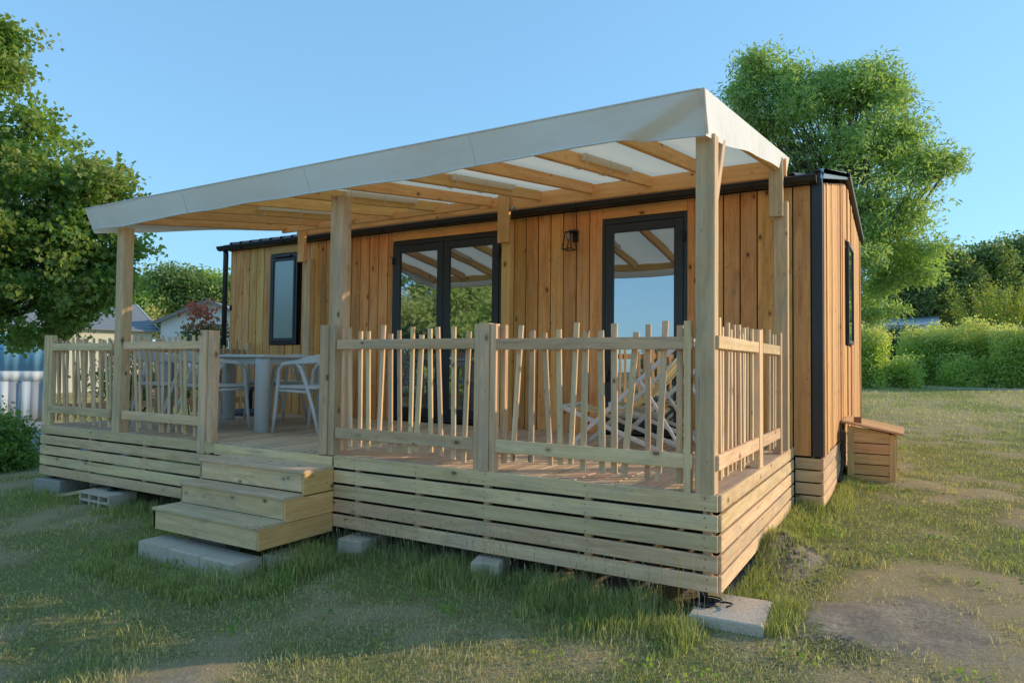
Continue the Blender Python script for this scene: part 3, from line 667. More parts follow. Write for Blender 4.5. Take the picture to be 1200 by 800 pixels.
# ---------------------------------------------------------------- cabin
HX0, HX1, HY0, HY1 = -7.48, .24, 2.613, 7.80; RY, RZ = 5.15, 2.90; EZ = 2.26
cab = thing('cabin', 'timber clad holiday cabin with vertical larch boards and dark sheet roof', 'cabin', ((HX0+HX1)/2, (HY0+HY1)/2, -.5))
def gz(y): return EZ+.05+(RZ-EZ-.05)*(y-HY0)/(RY-HY0) if y < RY else RZ+(2.60-RZ)*(y-RY)/(HY1-RY)
prism('wall_core', [(HY0+.03, -.06), (HY1-.03, -.06), (HY1-.03, 2.5), (RY, RZ-.05), (HY0+.03, EZ)], 0, HX0+.03, HX1-.03, M['wallcore'], cab)
ops = [(-6.60, -6.08, .915, 2.126), (-4.455, -2.925, .02, 2.128), (-1.757, -.907, .02, 2.128)]
x = HX1-.085; pb = .147
while x > HX0+.05:
    a, b = x-pb, x; z0, z1 = -.07, 2.25; over = None
    wb = pb-.011; cx = (a+b)/2
    for (o0, o1, oz0, oz1) in ops:
        if cx > o0-.01 and cx < o1+.01: over = (oz0, oz1)
        elif b > o0 and a < o0: b = min(b, o0); 
        elif a < o1 and b > o1: a = max(a, o1)
    xa, xb = max(a, HX0+.02)+.0055, b-.0055; w2 = xb-xa; cx = (xa+xb)/2
    dy = random.uniform(-.002, .002)
    if w2 > .025:
        if over:
            if over[0] > .2: bd('cladding_board', (cx, HY0+.01+dy, z0), (cx, HY0+.01+dy, over[0]-.012), w2, .022, M['clad'], cab, up=(1, 0, 0))
        else: bd('cladding_board', (cx, HY0+.01+dy, z0), (cx, HY0+.01+dy, z1), w2, .022, M['clad'], cab, up=(1, 0, 0))
    x -= pb
for (o0, o1, oz0, oz1) in ops: bd('header_board', (o0, HY0+.0, 2.19), (o1, HY0+.0, 2.19), .11, .022, M['beam'], cab)
bd('jamb_board', (-.875, HY0-.006, .0), (-.875, HY0-.006, 2.24), .06, .03, M['clad'], cab, up=(1, 0, 0))
# side cladding (right gable); left gable in a coarser run
y = HY0+.035; wside = [5.10, 5.90, .97, 2.15]
while y < HY1-.02:
    wd = random.choice([.095, .12, .147]); yb = min(y+wd, HY1-.01); cy = (y+yb)/2; top = gz(cy)-.075
    dx = random.uniform(-.003, .003); prot = .012 if random.random() < .16 else 0
    segs = [(-.07, top)]
    if yb > wside[0] and y < wside[1]: segs = [(-.07, wside[2]-.03), (wside[3]+.03, top)]
    for (a, b) in segs:
        if b-a > .03: bd('cladding_board', (HX1-.012+dx+prot, cy, a), (HX1-.012+dx+prot, cy, b), (yb-y)-.009, .022, M['clad'], cab, up=(0, 1, 0))
    y = yb
y = HY0+.035
while y < HY1-.02:
    cy = y+.07; bd('cladding_board', (HX0+.012, cy, -.07), (HX0+.012, cy, gz(cy)-.075), .137, .022, M['clad'], cab, up=(0, 1, 0)); y += .147
# skirt
for r_ in range(4):
    z = -.085-.05-.106*r_
    bd('skirt_board', (.025, HY0+.012, z), (HX1-.012, HY0+.012, z), .094, .022, M['pine'], cab)
    bd('skirt_board', (HX1-.006, HY0+.001, z), (HX1-.006, HY1, z), .094, .022, M['pine'], cab)
    bd('skirt_board', (HX0, HY0+.012, z), (DX-.02, HY0+.012, z), .094, .022, M['pine'], cab)
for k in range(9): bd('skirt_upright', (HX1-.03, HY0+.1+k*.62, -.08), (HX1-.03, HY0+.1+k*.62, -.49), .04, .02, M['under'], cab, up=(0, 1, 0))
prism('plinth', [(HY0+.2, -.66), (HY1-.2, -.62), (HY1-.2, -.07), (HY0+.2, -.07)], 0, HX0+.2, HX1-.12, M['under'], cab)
# corner trims and roof
box('corner_trim', (HX1-.080, HY0-.012, -.07), (HX1+.006, HY0+.03, 2.25), M['dark'], cab, .003)
box('corner_trim', (HX1-.02, HY1-.04, -.07), (HX1+.008, HY1+.01, 2.5), M['dark'], cab, .003)
# corrugated roof: trapezoidal ribs along the slope
def roofside(y0, z0, y1, z1, name):
    V, Fc = [], []; prof = []
    x = HX0-.06
    while x < HX1+.02:
        prof += [(x, 0), (x+.13, 0), (x+.15, .028), (x+.185, .028), (x+.205, 0)]; x += .205
    for (y, z) in ((y0, z0), (y1, z1)):
        for (px_, pz) in prof: V.append((min(px_, HX1+.03), y, z+pz))
    n_ = len(prof)
    for (y, z) in ((y0, z0), (y1, z1)):
        for (px_, pz) in prof: V.append((min(px_, HX1+.03), y, z+pz-.012))
    for i in range(n_-1): Fc += [(i, i+1, n_+i+1, n_+i), (2*n_+i+1, 2*n_+i, 3*n_+i, 3*n_+i+1), (i+1, i, 2*n_+i, 2*n_+i+1)]
    wobj(name, V, Fc, M['roof'], cab)
roofside(HY0-.07, 2.325, RY, RZ+.03, 'roof_sheet'); roofside(RY, RZ+.03, HY1+.08, 2.585, 'roof_sheet')
prism('ridge_cap', [(RY-.12, RZ+.045), (RY, RZ+.075), (RY+.12, RZ+.045), (RY, RZ+.055)], 0, HX0-.06, HX1+.035, M['dark'], cab)
# gutter (half round with lip) and end caps
V, Fc = [], []; gy, gzc, gr = HY0-.075, 2.292, .055
ring = [(gy-gr*math.cos(t)*1.0, gzc-gr*math.sin(t)*.95) for t in np.linspace(0, math.pi, 13)]
ring = [(gy-gr-.008, gzc+.006), (gy-gr-.008, gzc-.004)]+ring; inner = [(yy+(gy-yy)*.07, zz+.005) for (yy, zz) in reversed(ring)]
prof = ring+inner; n_ = len(prof); gx0, gx1 = HX0-.13, HX1-.035
for xx in (gx0, gx1):
    for (yy, zz) in prof: V.append((xx, yy, zz))
Fc = [(i, (i+1) % n_, n_+(i+1) % n_, n_+i) for i in range(n_)]
gt = wobj('gutter', V, Fc, M['gutter'], cab, True)
for xx in (gx0, gx1):
    prism('gutter_cap', ring[2:]+[(gy+gr, gzc+.01), (gy-gr, gzc+.01)], 0, xx-.004, xx+.004, M['gutter'], gt)
for k in range(9):
    xx = gx0+.5+k*.85; tube('gutter_bracket', [(xx, gy-gr-.01, gzc)]+[(xx, gy-(gr+.006)*math.cos(t), gzc-(gr+.006)*math.sin(t)) for t in np.linspace(0.2, 2.9, 8)], .006, M['gutter'], gt, 5)
tube('downpipe', [(HX0-.03, HY0-.05, 2.25), (HX0-.03, HY0-.045, 2.18), (HX0-.03, HY0-.045, -.45)], .036, M['gutter'], cab, 14)
# gable flashings: bright on the front slope, dark verge on the back slope
def verge(y0, z0, y1, z1, hgt, mat, name, xo=.02):
    prism(name, [(y0, z0), (y1, z1), (y1, z1-hgt), (y0, z0-hgt)], 0, HX1-.005, HX1+xo, M[mat], cab)
verge(HY0-.03, 2.365, RY, RZ+.075, .085, 'flash', 'verge_flashing'); verge(RY+.001, RZ+.075, HY1+.09, 2.64, .06, 'dark', 'verge_flashing', .05)
prism('fascia', [(HY0-.02, 2.24), (HY0-.02, 2.33), (HY0+.03, 2.34), (HY0+.03, 2.24)], 0, HX0, HX1+.004, M['dark'], cab)

# doors and windows
def frame(T, x0, x1, z0, z1, w, y, t, mat, nm='frame'):
    box(nm, (x0, y-t/2, z0), (x0+w, y+t/2, z1), mat, T, .004); box(nm, (x1-w, y-t/2, z0), (x1, y+t/2, z1), mat, T, .004)
    box(nm, (x0+w, y-t/2+.001, z1-w), (x1-w, y+t/2-.001, z1), mat, T, .004); box(nm, (x0+w, y-t/2+.001, z0), (x1-w, y+t/2-.001, z0+w), mat, T, .004)
def leafdoor(D_, x0, x1, z0, z1, w, handle=None, glass='glass'):
    y = HY0-.012
    s_ = box('sash', (x0, y-.02, z0), (x0+w, y+.02, z1), M['dark'], D_, .004)
    box('sash', (x1-w, y-.02, z0), (x1, y+.02, z1), M['dark'], D_, .004)
    box('sash', (x0+w, y-.019, z1-w), (x1-w, y+.019, z1), M['dark'], D_, .004); box('sash', (x0+w, y-.019, z0), (x1-w, y+.019, z0+w*1.3), M['dark'], D_, .004)
    tl = random.uniform(-.002, .002)
    wobj('pane', [(x0+w-.004, y-.002+tl, z0+w*1.3-.004), (x1-w+.004, y-.002, z0+w*1.3-.004), (x1-w+.004, y-.001-tl, z1-w+.004), (x0+w-.004, y-.001, z1-w+.004), (x0+w-.004, y+.01, z0+w*1.3-.004), (x1-w+.004, y+.01, z0+w*1.3-.004), (x1-w+.004, y+.01, z1-w+.004), (x0+w-.004, y+.01, z1-w+.004)],
         [(0, 1, 2, 3), (7, 6, 5, 4), (0, 4, 5, 1), (1, 5, 6, 2), (2, 6, 7, 3), (3, 7, 4, 0)], M[glass], D_)
    if handle is not None:
        tube('handle', [(handle, y-.02, .62), (handle, y-.05, .62), (handle, y-.055, .62), (handle+.0, y-.055, .52)], .009, M['black'], D_, 8)
        box('lock_plate', (handle-.016, y-.026, .52), (handle+.016, y-.0205, .70), M['black'], D_)
fd = box('french_door', (-4.455, HY0-.01, 2.108), (-2.925, HY0+.03, 2.128), M['dark'], cab)
fd['label'] = 'double glazed door in dark frame'
frame(fd, -4.455, -2.925, .02, 2.107, .035, HY0-.003, .04, M['dark'])
leafdoor(fd, -4.418, -3.706, .058, 2.068, .085, -3.75); leafdoor(fd, -3.70, -2.962, .058, 2.068, .085, None)
sdr = box('glass_door', (-1.757, HY0-.01, 2.108), (-.907, HY0+.03, 2.128), M['dark'], cab); sdr['label'] = 'single glazed door in dark frame'
frame(sdr, -1.757, -.907, .02, 2.107, .035, HY0-.003, .04, M['dark']); leafdoor(sdr, -1.72, -.944, .058, 2.068, .085, -1.68)
for z in (.3, 1.85): tube('hinge', [(-.935, HY0-.045, z), (-.935, HY0-.045, z+.09)], .012, M['black'], sdr, 8)
for (xx) in (-4.43, -2.95):
    for z in (.3, 1.85): tube('hinge', [(xx, HY0-.045, z), (xx, HY0-.045, z+.09)], .012, M['black'], fd, 8)
bw = box('bedroom_window', (-6.60, HY0-.012, 2.10), (-6.08, HY0+.03, 2.126), M['dark'], cab); bw['label'] = 'narrow frosted window at the left end'
frame(bw, -6.60, -6.08, .915, 2.099, .03, HY0-.003, .045, M['dark']); leafdoor(bw, -6.566, -6.114, .95, 2.066, .035, None, 'frost')
box('vent', (-6.50, HY0-.06, 2.075), (-6.18, HY0-.03, 2.095), M['black'], bw)
sw = box('side_window', (HX1+.0, 5.10, 2.12), (HX1+.035, 5.90, 2.15), M['dark'], cab); sw['label'] = 'dark framed window in the gable wall'
for (a, b, c, d) in ((5.10, 5.14, .97, 2.119), (5.86, 5.90, .97, 2.119)): box('frame', (HX1, a, c), (HX1+.034, b, d), M['dark'], sw)
box('frame', (HX1, 5.14, .97), (HX1+.033, 5.86, 1.01), M['dark'], sw)
box('pane', (HX1+.012, 5.138, 1.01), (HX1+.02, 5.862, 2.12), M['glass'], sw)
o = box('socket', (-2.78, HY0-.055, .04), (-2.71, HY0-.006, .12), M['socket'], None, .006); tag(o, 'small grey outdoor socket low on the cabin wall beside the double door', 'socket')
kd_ = tube('lock', [(-2.215, HY0-.004, .62), (-2.215, HY0-.014, .62)], .016, M['black'], cab, 12)
box('hinge_plate', (HX0+.03, HY0-.012, 1.40), (HX0+.07, HY0-.002, 1.47), M['black'], cab)
# wall lamp
lm = thing('wall_lamp', 'black lantern wall lamp on the boards between the two glazed doors', 'lamp', (-2.10, HY0-.05, 1.85))
box('back_plate', (-2.085, HY0-.022, 1.93), (-2.025, HY0-.002, 2.05), M['black'], lm, .004); box('arm', (-2.10, HY0-.085, 2.025), (-2.03, HY0-.023, 2.045), M['black'], lm, .003)
lx0, lx1, ly0, ly1 = -2.14, -2.035, HY0-.155, HY0-.035
for (xx, yy, tx, ty) in ((lx0, ly0, .03, .025), (lx1, ly0, -.02, .025), (lx0, ly1, .03, -.01), (lx1, ly1, -.02, -.01)): tube('lamp_frame', [(xx, yy, 1.845), (xx+tx, yy+ty, 2.02)], .005, M['black'], lm, 6)
for z, i_ in ((1.845, 0), (2.02, 1)):
    q = [(lx0+.03*i_, ly0+.025*i_, z), (lx1-.02*i_, ly0+.025*i_, z), (lx1-.02*i_, ly1-.01*i_, z), (lx0+.03*i_, ly1-.01*i_, z)]
    for a, b in zip(q, q[1:]+q[:1]): tube('lamp_frame', [a, b], .005, M['black'], lm, 6)
tube('bulb', [(-2.10, HY0-.09, 1.94), (-2.10, HY0-.09, 1.96), (-2.10, HY0-.09, 2.0), (-2.10, HY0-.09, 2.02)], [.012, .025, .018, .012], M['clear'], lm, 12)

# ---------------------------------------------------------------- gas locker at the gable
BXY = 4.2; g0 = -.52
lk = thing('storage_locker', 'low timber storage locker with sloping lid against the gable wall', 'locker', (.5, 4.6, g0))
x0, x1, y0, y1 = .31, .745, BXY, 5.05
zl, zr = .10, .02
for k in range(5):
    z = g0+.055+k*.108; bd('front_board', (x0+.06, y0+.018, z), (x1-.055, y0+.018, z), .098, .018, M['boxw'], lk)
for k in range(5):
    z = g0+.055+k*.104; bd('side_board', (x1-.018, y0+.055, z), (x1-.018, y1-.02, z), .098, .018, M['boxw'], lk)
box('inner', (x0+.02, y0+.04, g0+.0), (x1-.04, y1-.03, .0), M['wallcore'], lk)
bd('corner_post', (x0+.03, y0+.015, g0-.03), (x0+.03, y0+.015, zl-.02), .06, .03, M['boxw'], lk, up=(1, 0, 0)); bd('corner_post', (x1-.028, y0+.015, g0-.03), (x1-.028, y0+.015, zr-.01), .055, .03, M['boxw'], lk, up=(1, 0, 0))
bd('corner_post', (x1-.006, y0+.045, g0-.03), (x1-.006, y0+.045, zr-.01), .05, .02, M['boxw'], lk, up=(0, 1, 0)); bd('corner_post', (x1-.006, y1-.03, g0-.03), (x1-.006, y1-.03, zr-.01), .05, .02, M['boxw'], lk, up=(0, 1, 0))
nb = 5
for k in range(nb):
    a = y0-.035+(y1-y0+.05)*k/nb; b = a+(y1-y0+.05)/nb-.004
    bd('lid_board', (x0-.05, (a+b)/2, zl+.025), (x1+.07, (a+b)/2, zr+.0), b-a, .022, M['boxw'], lk, up=(0, 1, 0))
o = bd('wooden_wedge', (.40, 4.32, .085), (.40, 4.32, .17), .07, .03, M['brown'], None, up=(.8, .3, 0)); tag(o, 'small reddish brown wooden block standing on the locker lid', 'block')
prism('top_rail', [(x0+.062, -.03), (x1-.058, -.03), (x1-.058, zr+.0), (x0+.062, zl-.02)], 1, y0+.010, y0+.026, M['boxw'], lk)
hs = thing('gas_hose', 'black hose and regulator hanging on the gable wall behind the locker', 'hose', (.27, 4.0, -.3))
tube('hose', [(.262, 4.02, .06), (.285, 4.0, .0), (.29, 4.0, -.12), (.275, 4.02, -.2), (.285, 3.98, -.28), (.27, 3.9, -.38), (.262, 3.8, -.44)], .012, M['black'], hs, 8)
box('regulator', (.256, 3.97, -.06), (.31, 4.08, .04), M['black'], hs, .01); box('valve', (.256, 3.99, -.17), (.30, 4.05, -.09), M['black'], hs, .01)

# ---------------------------------------------------------------- furniture
tb = thing('dining_table', 'light grey resin dining table with thick round legs at the entry', 'table', (-5.27, 1.17, 0))
V, Fc = [], []
def rrect(hx, hy, r_, z, cx, cy, n=6):
    return [(cx+sx*(hx-r_)+r_*math.cos(t), cy+sy*(hy-r_)+r_*math.sin(t), z) for sx, sy, t0 in ((1, 1, 0), (-1, 1, 90), (-1, -1, 180), (1, -1, 270)) for t in [R(t0+90*i/(n-1)) for i in range(n)]]
tx, ty = -5.27, 1.17
def loft(name, rings, mat, T, smooth=False):
    n_ = len(rings[0]); V = [v for r_ in rings for v in r_]
    Fc = [(j*n_+i, j*n_+(i+1) % n_, (j+1)*n_+(i+1) % n_, (j+1)*n_+i) for j in range(len(rings)-1) for i in range(n_)]+[tuple(range(n_-1, -1, -1)), tuple((len(rings)-1)*n_+i for i in range(n_))]
    return wobj(name, V, Fc, mat, T, smooth)
loft('table_top', [rrect(.83, .46, .03, .715, tx, ty), rrect(.845, .475, .035, .722, tx, ty), rrect(.845, .475, .035, .738, tx, ty), rrect(.835, .465, .03, .745, tx, ty)], M['grey'], tb)
for sx in (-1, 1): box('apron', (tx+sx*.76-.012, ty-.36, .655), (tx+sx*.76+.012, ty+.36, .714), M['grey'], tb, .003)
for sy in (-1, 1): box('apron', (tx-.70, ty+sy*.40-.012, .655), (tx+.70, ty+sy*.40+.012, .714), M['grey'], tb, .003)
for sx in (-1, 1):
    for sy in (-1, 1): tube('leg', [(tx+sx*.76, ty+sy*.39, .0), (tx+sx*.76, ty+sy*.39, .006), (tx+sx*.76, ty+sy*.39, .65), (tx+sx*.76, ty+sy*.39, .714)], [.062, .068, .07, .07], M['grey'], tb, 20)
def make_chair(label):
    t = thing('armchair', label, 'chair', (0, 0, 0), group='grey chairs round the dining table')
    # facing +X, frame in local coordinates
    def q(name, path, rad, n=8, mat='grey'): return tube(name, path, rad, M[mat], t, n)
    for s_ in (-1, 1):
        q('leg', [(.26, s_*.25, 0), (.235, s_*.245, .22), (.215, s_*.24, .44), (.20, s_*.245, .60), (.15, s_*.25, .655), (.05, s_*.26, .67)], [.013, .016, .019, .017, .017, .018])
        q('leg', [(-.27, s_*.23, 0), (-.20, s_*.235, .25), (-.13, s_*.24, .45), (-.07, s_*.255, .62), (-.03, s_*.262, .668)], [.013, .017, .019, .017, .016])
    arc = [(.05, -.26, .672)]+[(-.05-.24*math.sin(a), -.262*math.cos(a), .68+.05*math.sin(a)) for a in np.linspace(0.0, math.pi, 15)]+[(.05, .26, .672)]
    V, Fc = [], []
    for i, p in enumerate(arc):
        p = Vector(p); d = (Vector(arc[min(i+1, len(arc)-1)])-Vector(arc[max(i-1, 0)])).normalized(); nrm = d.cross(Vector((0, 0, 1))).normalized()
        hh = .014+.03*math.sin(math.pi*i/(len(arc)-1)); ww = .016
        for (a, b) in ((-ww, -hh), (ww, -hh), (ww*1.0, hh), (-ww, hh)): V.append(p+nrm*a+Vector((0, 0, b)))
    for i in range(len(arc)-1):
        for k in range(4): Fc.append((i*4+k, i*4+(k+1) % 4, (i+1)*4+(k+1) % 4, (i+1)*4+k))
    Fc += [(3, 2, 1, 0), tuple((len(arc)-1)*4+k for k in range(4))]
    wobj('back_rail', V, Fc, M['grey'], t, False)
    loft('seat', [rrect(.225, .225, .05, .425, .01, 0), rrect(.24, .24, .06, .435, .01, 0), rrect(.24, .24, .06, .452, .01, 0), rrect(.22, .22, .05, .458, .01, 0)], M['grey'], t)
    for s_ in (-1, 1): q('seat_rail', [(.225, s_*.235, .41), (-.15, s_*.235, .40)], .014)
    for k in (-.10, 0, .10): q('back_spindle', [(-.2, k, .45), (-.27, k*1.3, .70)], .009)
    return t
ch0 = make_chair('grey resin armchair at the right hand end of the dining table'); chs = [ch0]
ch0.matrix_basis = Matrix.Translation((-4.08, 1.02, 0)) @ Matrix.Rotation(math.pi+.12, 4, 'Z')
for (x, y, rz, lb) in [(-5.02, .60, math.pi/2-.1, 'grey resin armchair on the entry side of the table nearest the steps'), (-5.72, .60, math.pi/2+.1, 'grey resin armchair on the front side of the table behind the left balustrade'),
                       (-4.95, 1.88, -math.pi/2+.1, 'grey resin armchair on the wall side of the table near the double door'), (-5.62, 1.90, -math.pi/2-.12, 'grey resin armchair on the wall side of the table below the frosted window')]:
    c = copy_tree(ch0); c['label'] = lb; c.matrix_basis = Matrix.Translation((x, y, 0)) @ Matrix.Rotation(rz, 4, 'Z')
pb_ = thing('parasol_base', 'dark blue grey parasol base with short tube near the cabin wall', 'parasol base', (-6.38, 2.13, 0))
tube('base_disc', [(-6.38, 2.13, 0), (-6.38, 2.13, .05), (-6.38, 2.13, .075), (-6.38, 2.13, .085)], [.21, .21, .17, .05], M['greyd'], pb_, 28)
tube('pole_sleeve', [(-6.38, 2.13, .08), (-6.38, 2.13, .30), (-6.38, 2.13, .301), (-6.38, 2.13, .36)], [.035, .035, .05, .05], M['greyd'], pb_, 16)
def make_deckchair(label):
    t = thing('deckchair', label, 'deckchair', (0, 0, 0), group='cream deckchairs behind the right balustrade'); w = .28
    def q(name, a, b, w_=.032, th=.018): return bd(name, a, b, w_, th, M['white'], t, up=(.3, 0, 1), ch=.004)
    for s_ in (-1, 1):
        q('frame_rail', (-.42, s_*w, .012), (.50, s_*w, .88)); q('frame_rail', (.46, s_*(w-.035), .012), (-.44, s_*(w-.035), .36))
        q('prop', (.18, s_*(w+.022), .58), (.50, s_*(w+.022), .06), .022)
    for (x, z, ww) in ((.495, .875, w), (-.435, .36, w-.03), (-.36, .06, w), (.44, .03, w-.03)): q('cross_bar', (x, -ww-.02, z), (x, ww+.02, z), .026, .026)
    V, Fc = [], []; n_ = 22
    for i in range(n_):
        k = i/(n_-1); x = .495-.93*k; z = .875-.515*k; sag = .30*math.sin(math.pi*k**.8)*(1-.15*k); x += -.10*math.sin(math.pi*k)*.3
        for j in range(7):
            s_ = -1+2*j/6; V.append((x, s_*(w-.055), z-sag-.012*(1-s_*s_)))
    for i in range(n_-1):
        for j in range(6): a = i*7+j; Fc.append((a, a+1, a+8, a+7))
    wobj('sling', V, Fc, M['sling'], t, True); return t
d0 = make_deckchair('cream sling deckchair with white frame nearest the right balustrade'); d0.matrix_basis = Matrix.Translation((-1.02, 1.33, 0)) @ Matrix.Rotation(R(6), 4, 'Z')
d1 = copy_tree(d0); d1['label'] = 'cream sling deckchair with white frame closer to the single glazed door'; d1.matrix_basis = Matrix.Translation((-.92, 2.0, 0)) @ Matrix.Rotation(R(14), 4, 'Z')

# ---------------------------------------------------------------- foliage
def leaves(name, P, size, rnd, tip, mat, parent=None, aspect=.5, org=None, droop=.3, kind='rhomb'):
    n = len(P); a = rng.normal(0, 1, (n, 3)); a[:, 2] -= droop; a /= np.linalg.norm(a, axis=1)[:, None]
    b = rng.normal(0, 1, (n, 3)); b -= (b*a).sum(1)[:, None]*a; b /= np.linalg.norm(b, axis=1)[:, None]; c = np.cross(a, b)
    s = (size*rng.uniform(.65, 1.25, n))[:, None]; org = np.array(org if org is not None else P.mean(0)); Q = P-org
    if kind == 'lobed':
        pr = [(0, 0), (.45, .30), (.32, .62), (.62, .95), (1.0, .0), (.62, -.95), (.32, -.62), (.45, -.30)]; pr = [(0, 0, 0), (.40, .55, .10), (.55, .22, .03), (1.0, 0, -.08), (.55, -.22, .03), (.40, -.55, .10)]
        V = np.stack([Q+a*s*u+b*s*v+c*s*w for (u, v, w) in pr], 1).reshape(-1, 3); k = 6
        T = np.concatenate([np.arange(n)[:, None]*6+np.array([t]) for t in ((0, 1, 2), (0, 2, 3), (0, 3, 4), (0, 4, 5))])
    else:
        V = np.stack([Q, Q+a*s*.5+b*s*aspect*.5+c*s*.06, Q+a*s, Q+a*s*.5-b*s*aspect*.5+c*s*.06], 1).reshape(-1, 3); k = 4
        T = np.concatenate([np.arange(n)[:, None]*4+np.array([t]) for t in ((0, 1, 2), (0, 2, 3))])
    me = npmesh(name, V, T, mat, {'rnd': np.repeat(rnd, k), 'tip': np.repeat(tip, k)}, smooth=False)
    o = bpy.data.objects.new(name, me); return reg(o, parent, Matrix.Translation(Vector(org)))
def clumps(blobs, nc, per, spread, shell=.55, bottom=None):
    """blobs: (cx,cy,cz,rx,ry,rz,weight) -> clump centres and leaf points"""
    B = np.array(blobs, float); w = B[:, 6]/B[:, 6].sum(); k = rng.choice(len(B), nc, p=w)
    d = rng.normal(0, 1, (nc, 3)); d /= np.linalg.norm(d, axis=1)[:, None]; rr = (shell+(1-shell)*rng.uniform(0, 1, nc))[:, None]
    rr = rr*rng.uniform(.85, 1.12, nc)[:, None]
    # two levels: boughs inside each blob, then clumps round each bough, so the crown has lumps and gaps
    nb_ = max(6, nc//11); kb = rng.choice(len(B), nb_, p=w); db = rng.normal(0, 1, (nb_, 3)); db /= np.linalg.norm(db, axis=1)[:, None]
    bc_ = B[kb, :3]+db*B[kb, 3:6]*(shell+(1.02-shell)*rng.uniform(0, 1, nb_)**.7)[:, None]; q_ = rng.integers(0, nb_, nc); k = kb[q_]
    br_ = np.maximum(B[k, 3:6].min(1)*.30, spread*1.1)[:, None]; cc = bc_[q_]+rng.normal(0, 1, (nc, 3))*br_*np.array([.8, .8, .55]); rr = np.linalg.norm((cc-B[k, :3])/B[k, 3:6], axis=1)[:, None]
    n = nc*per; ci = np.repeat(np.arange(nc), per); sp = spread*rng.uniform(.6, 1.3, nc)
    P = cc[ci]+np.clip(rng.normal(0, 1, (n, 3)), -1.7, 1.7)*sp[ci][:, None]*np.array([1, 1, .62]); cr = rng.uniform(0, 1, nc)
    rnd = np.clip(.55*cr[ci]+.45*rng.uniform(0, 1, n), 0, 1); out = np.clip(rr[ci, 0]-.75, 0, 1)*2
    return cc, P, rnd, out
def tree(name, label, cat, base, top, blobs, nc, per, spread, lsize, mat, trunk_r=.14, asp=.5, kind='rhomb', group=None, limbs=26, tipk=.3, shell=.5, droop=.3):
    T = thing(name, label, cat, base, group=group); base = Vector(base); top = Vector(top)
    cc, P, rnd, out = clumps(blobs, nc, per, spread, shell)
    leaves('crown', P, lsize, rnd, np.clip(out*rng.uniform(0, 1, len(P))*tipk*2, 0, 1), mat, T, asp, kind=kind, droop=droop)
    V, Fc = [], []; ax = [base+(top-base)*t+Vector((math.sin(t*5)*.08, math.cos(t*4)*.08, 0))*(top-base).length*.12 for t in np.linspace(0, 1, 8)]
    tubegeo(ax, [trunk_r*(1-.85*t)+.01 for t in np.linspace(0, 1, 8)], 9, V, Fc)
    hi_ = np.nonzero(cc[:, 2] > np.quantile(cc[:, 2], .30))[0]
    for i in rng.choice(hi_, min(limbs, len(hi_)), replace=False):
        c = Vector(cc[i]); t = min(.95, max(.22, ((c.z-base.z)/(top.z-base.z))*.62)); j = t*7; p = ax[int(j)].lerp(ax[min(7, int(j)+1)], j-int(j))
        mid = p.lerp(c, .5)+Vector((random.uniform(-.1, .1), random.uniform(-.1, .1), -.08))*(c-p).length; r1 = trunk_r*(1-.85*t)*.5
        tubegeo([p, p.lerp(mid, .5)+Vector((0, 0, .02)), mid, mid.lerp(c, .5), c], [r1, r1*.75, r1*.5, r1*.3, .006], 5, V, Fc, False)
    wobj('trunk', V, Fc, M['bark'], T, True); return T
def blob(px, py, dep, rpx, rpy, w=1, dz=None):
    c = AT(px, py, dep); rx_ = rpx/FPX*dep; rz2 = rpy/FPX*dep; return (c.x, c.y, c.z, rx_, (dz or rx_), rz2, w)
def gpt(px, dep):
    p = AT(px, 440, dep); p.z = float(G(np.array(p.x), np.array(p.y)))-.05; return p
# left maple
d = 10.5
tree('maple_tree', 'leafy maple at the left edge with sun catching its right side', 'tree', gpt(-75, d), AT(-30, 40, d),
     [blob(-52, 110, d, 75, 95, 1.0), blob(-2, 150, d, 50, 75, .9), blob(33, 215, d, 62, 70, 1.2), blob(68, 245, d-.3, 62, 60, 1.2), blob(93, 220, d, 42, 50, .7), blob(118, 215, d, 28, 36, .4), blob(-52, 260, d, 110, 110, 1.6), blob(48, 320, d, 78, 55, 1.3),
      blob(3, 365, d, 70, 38, .9), blob(118, 300, d, 42, 50, .5), blob(2, 62, d, 24, 40, .5), blob(-30, 40, d, 40, 40, .5), blob(98, 360, d, 30, 20, .2), blob(126, 350, d, 20, 14, .12)], 1500, 34, .125, .085, M['leafL'], .15, kind='lobed', tipk=.28, limbs=70)
# right ash
d = 13.2
tree('ash_tree', 'tall pale green feathery tree rising behind the right end of the cabin', 'tree', gpt(992, d), AT(985, 110, d),
     [blob(985, 100, d, 40, 26, .6), blob(1030, 150, d, 40, 40, .6), blob(910, 118, d, 42, 42, .8), blob(960, 140, d, 65, 58, 1.3), blob(1010, 125, d, 45, 42, .8), blob(900, 185, d+.6, 50, 60, .9), blob(985, 215, d, 85, 80, 1.8), blob(1055, 180, d, 48, 38, .75), blob(1092, 150, d, 16, 14, .1), blob(1045, 108, d, 20, 20, .18),
      blob(1048, 240, d, 40, 40, .7), blob(1010, 300, d, 62, 50, 1.3), blob(1065, 305, d, 32, 28, .45), blob(1020, 350, d, 32, 22, .35), blob(880, 110, d, 20, 26, .2), blob(905, 75, d, 30, 14, .2), blob(1030, 85, d, 12, 12, .08), blob(1095, 195, d, 18, 14, .13)], 1750, 44, .14, .105, M['leafR'], .16, asp=.30, tipk=.5, limbs=110, droop=.5)
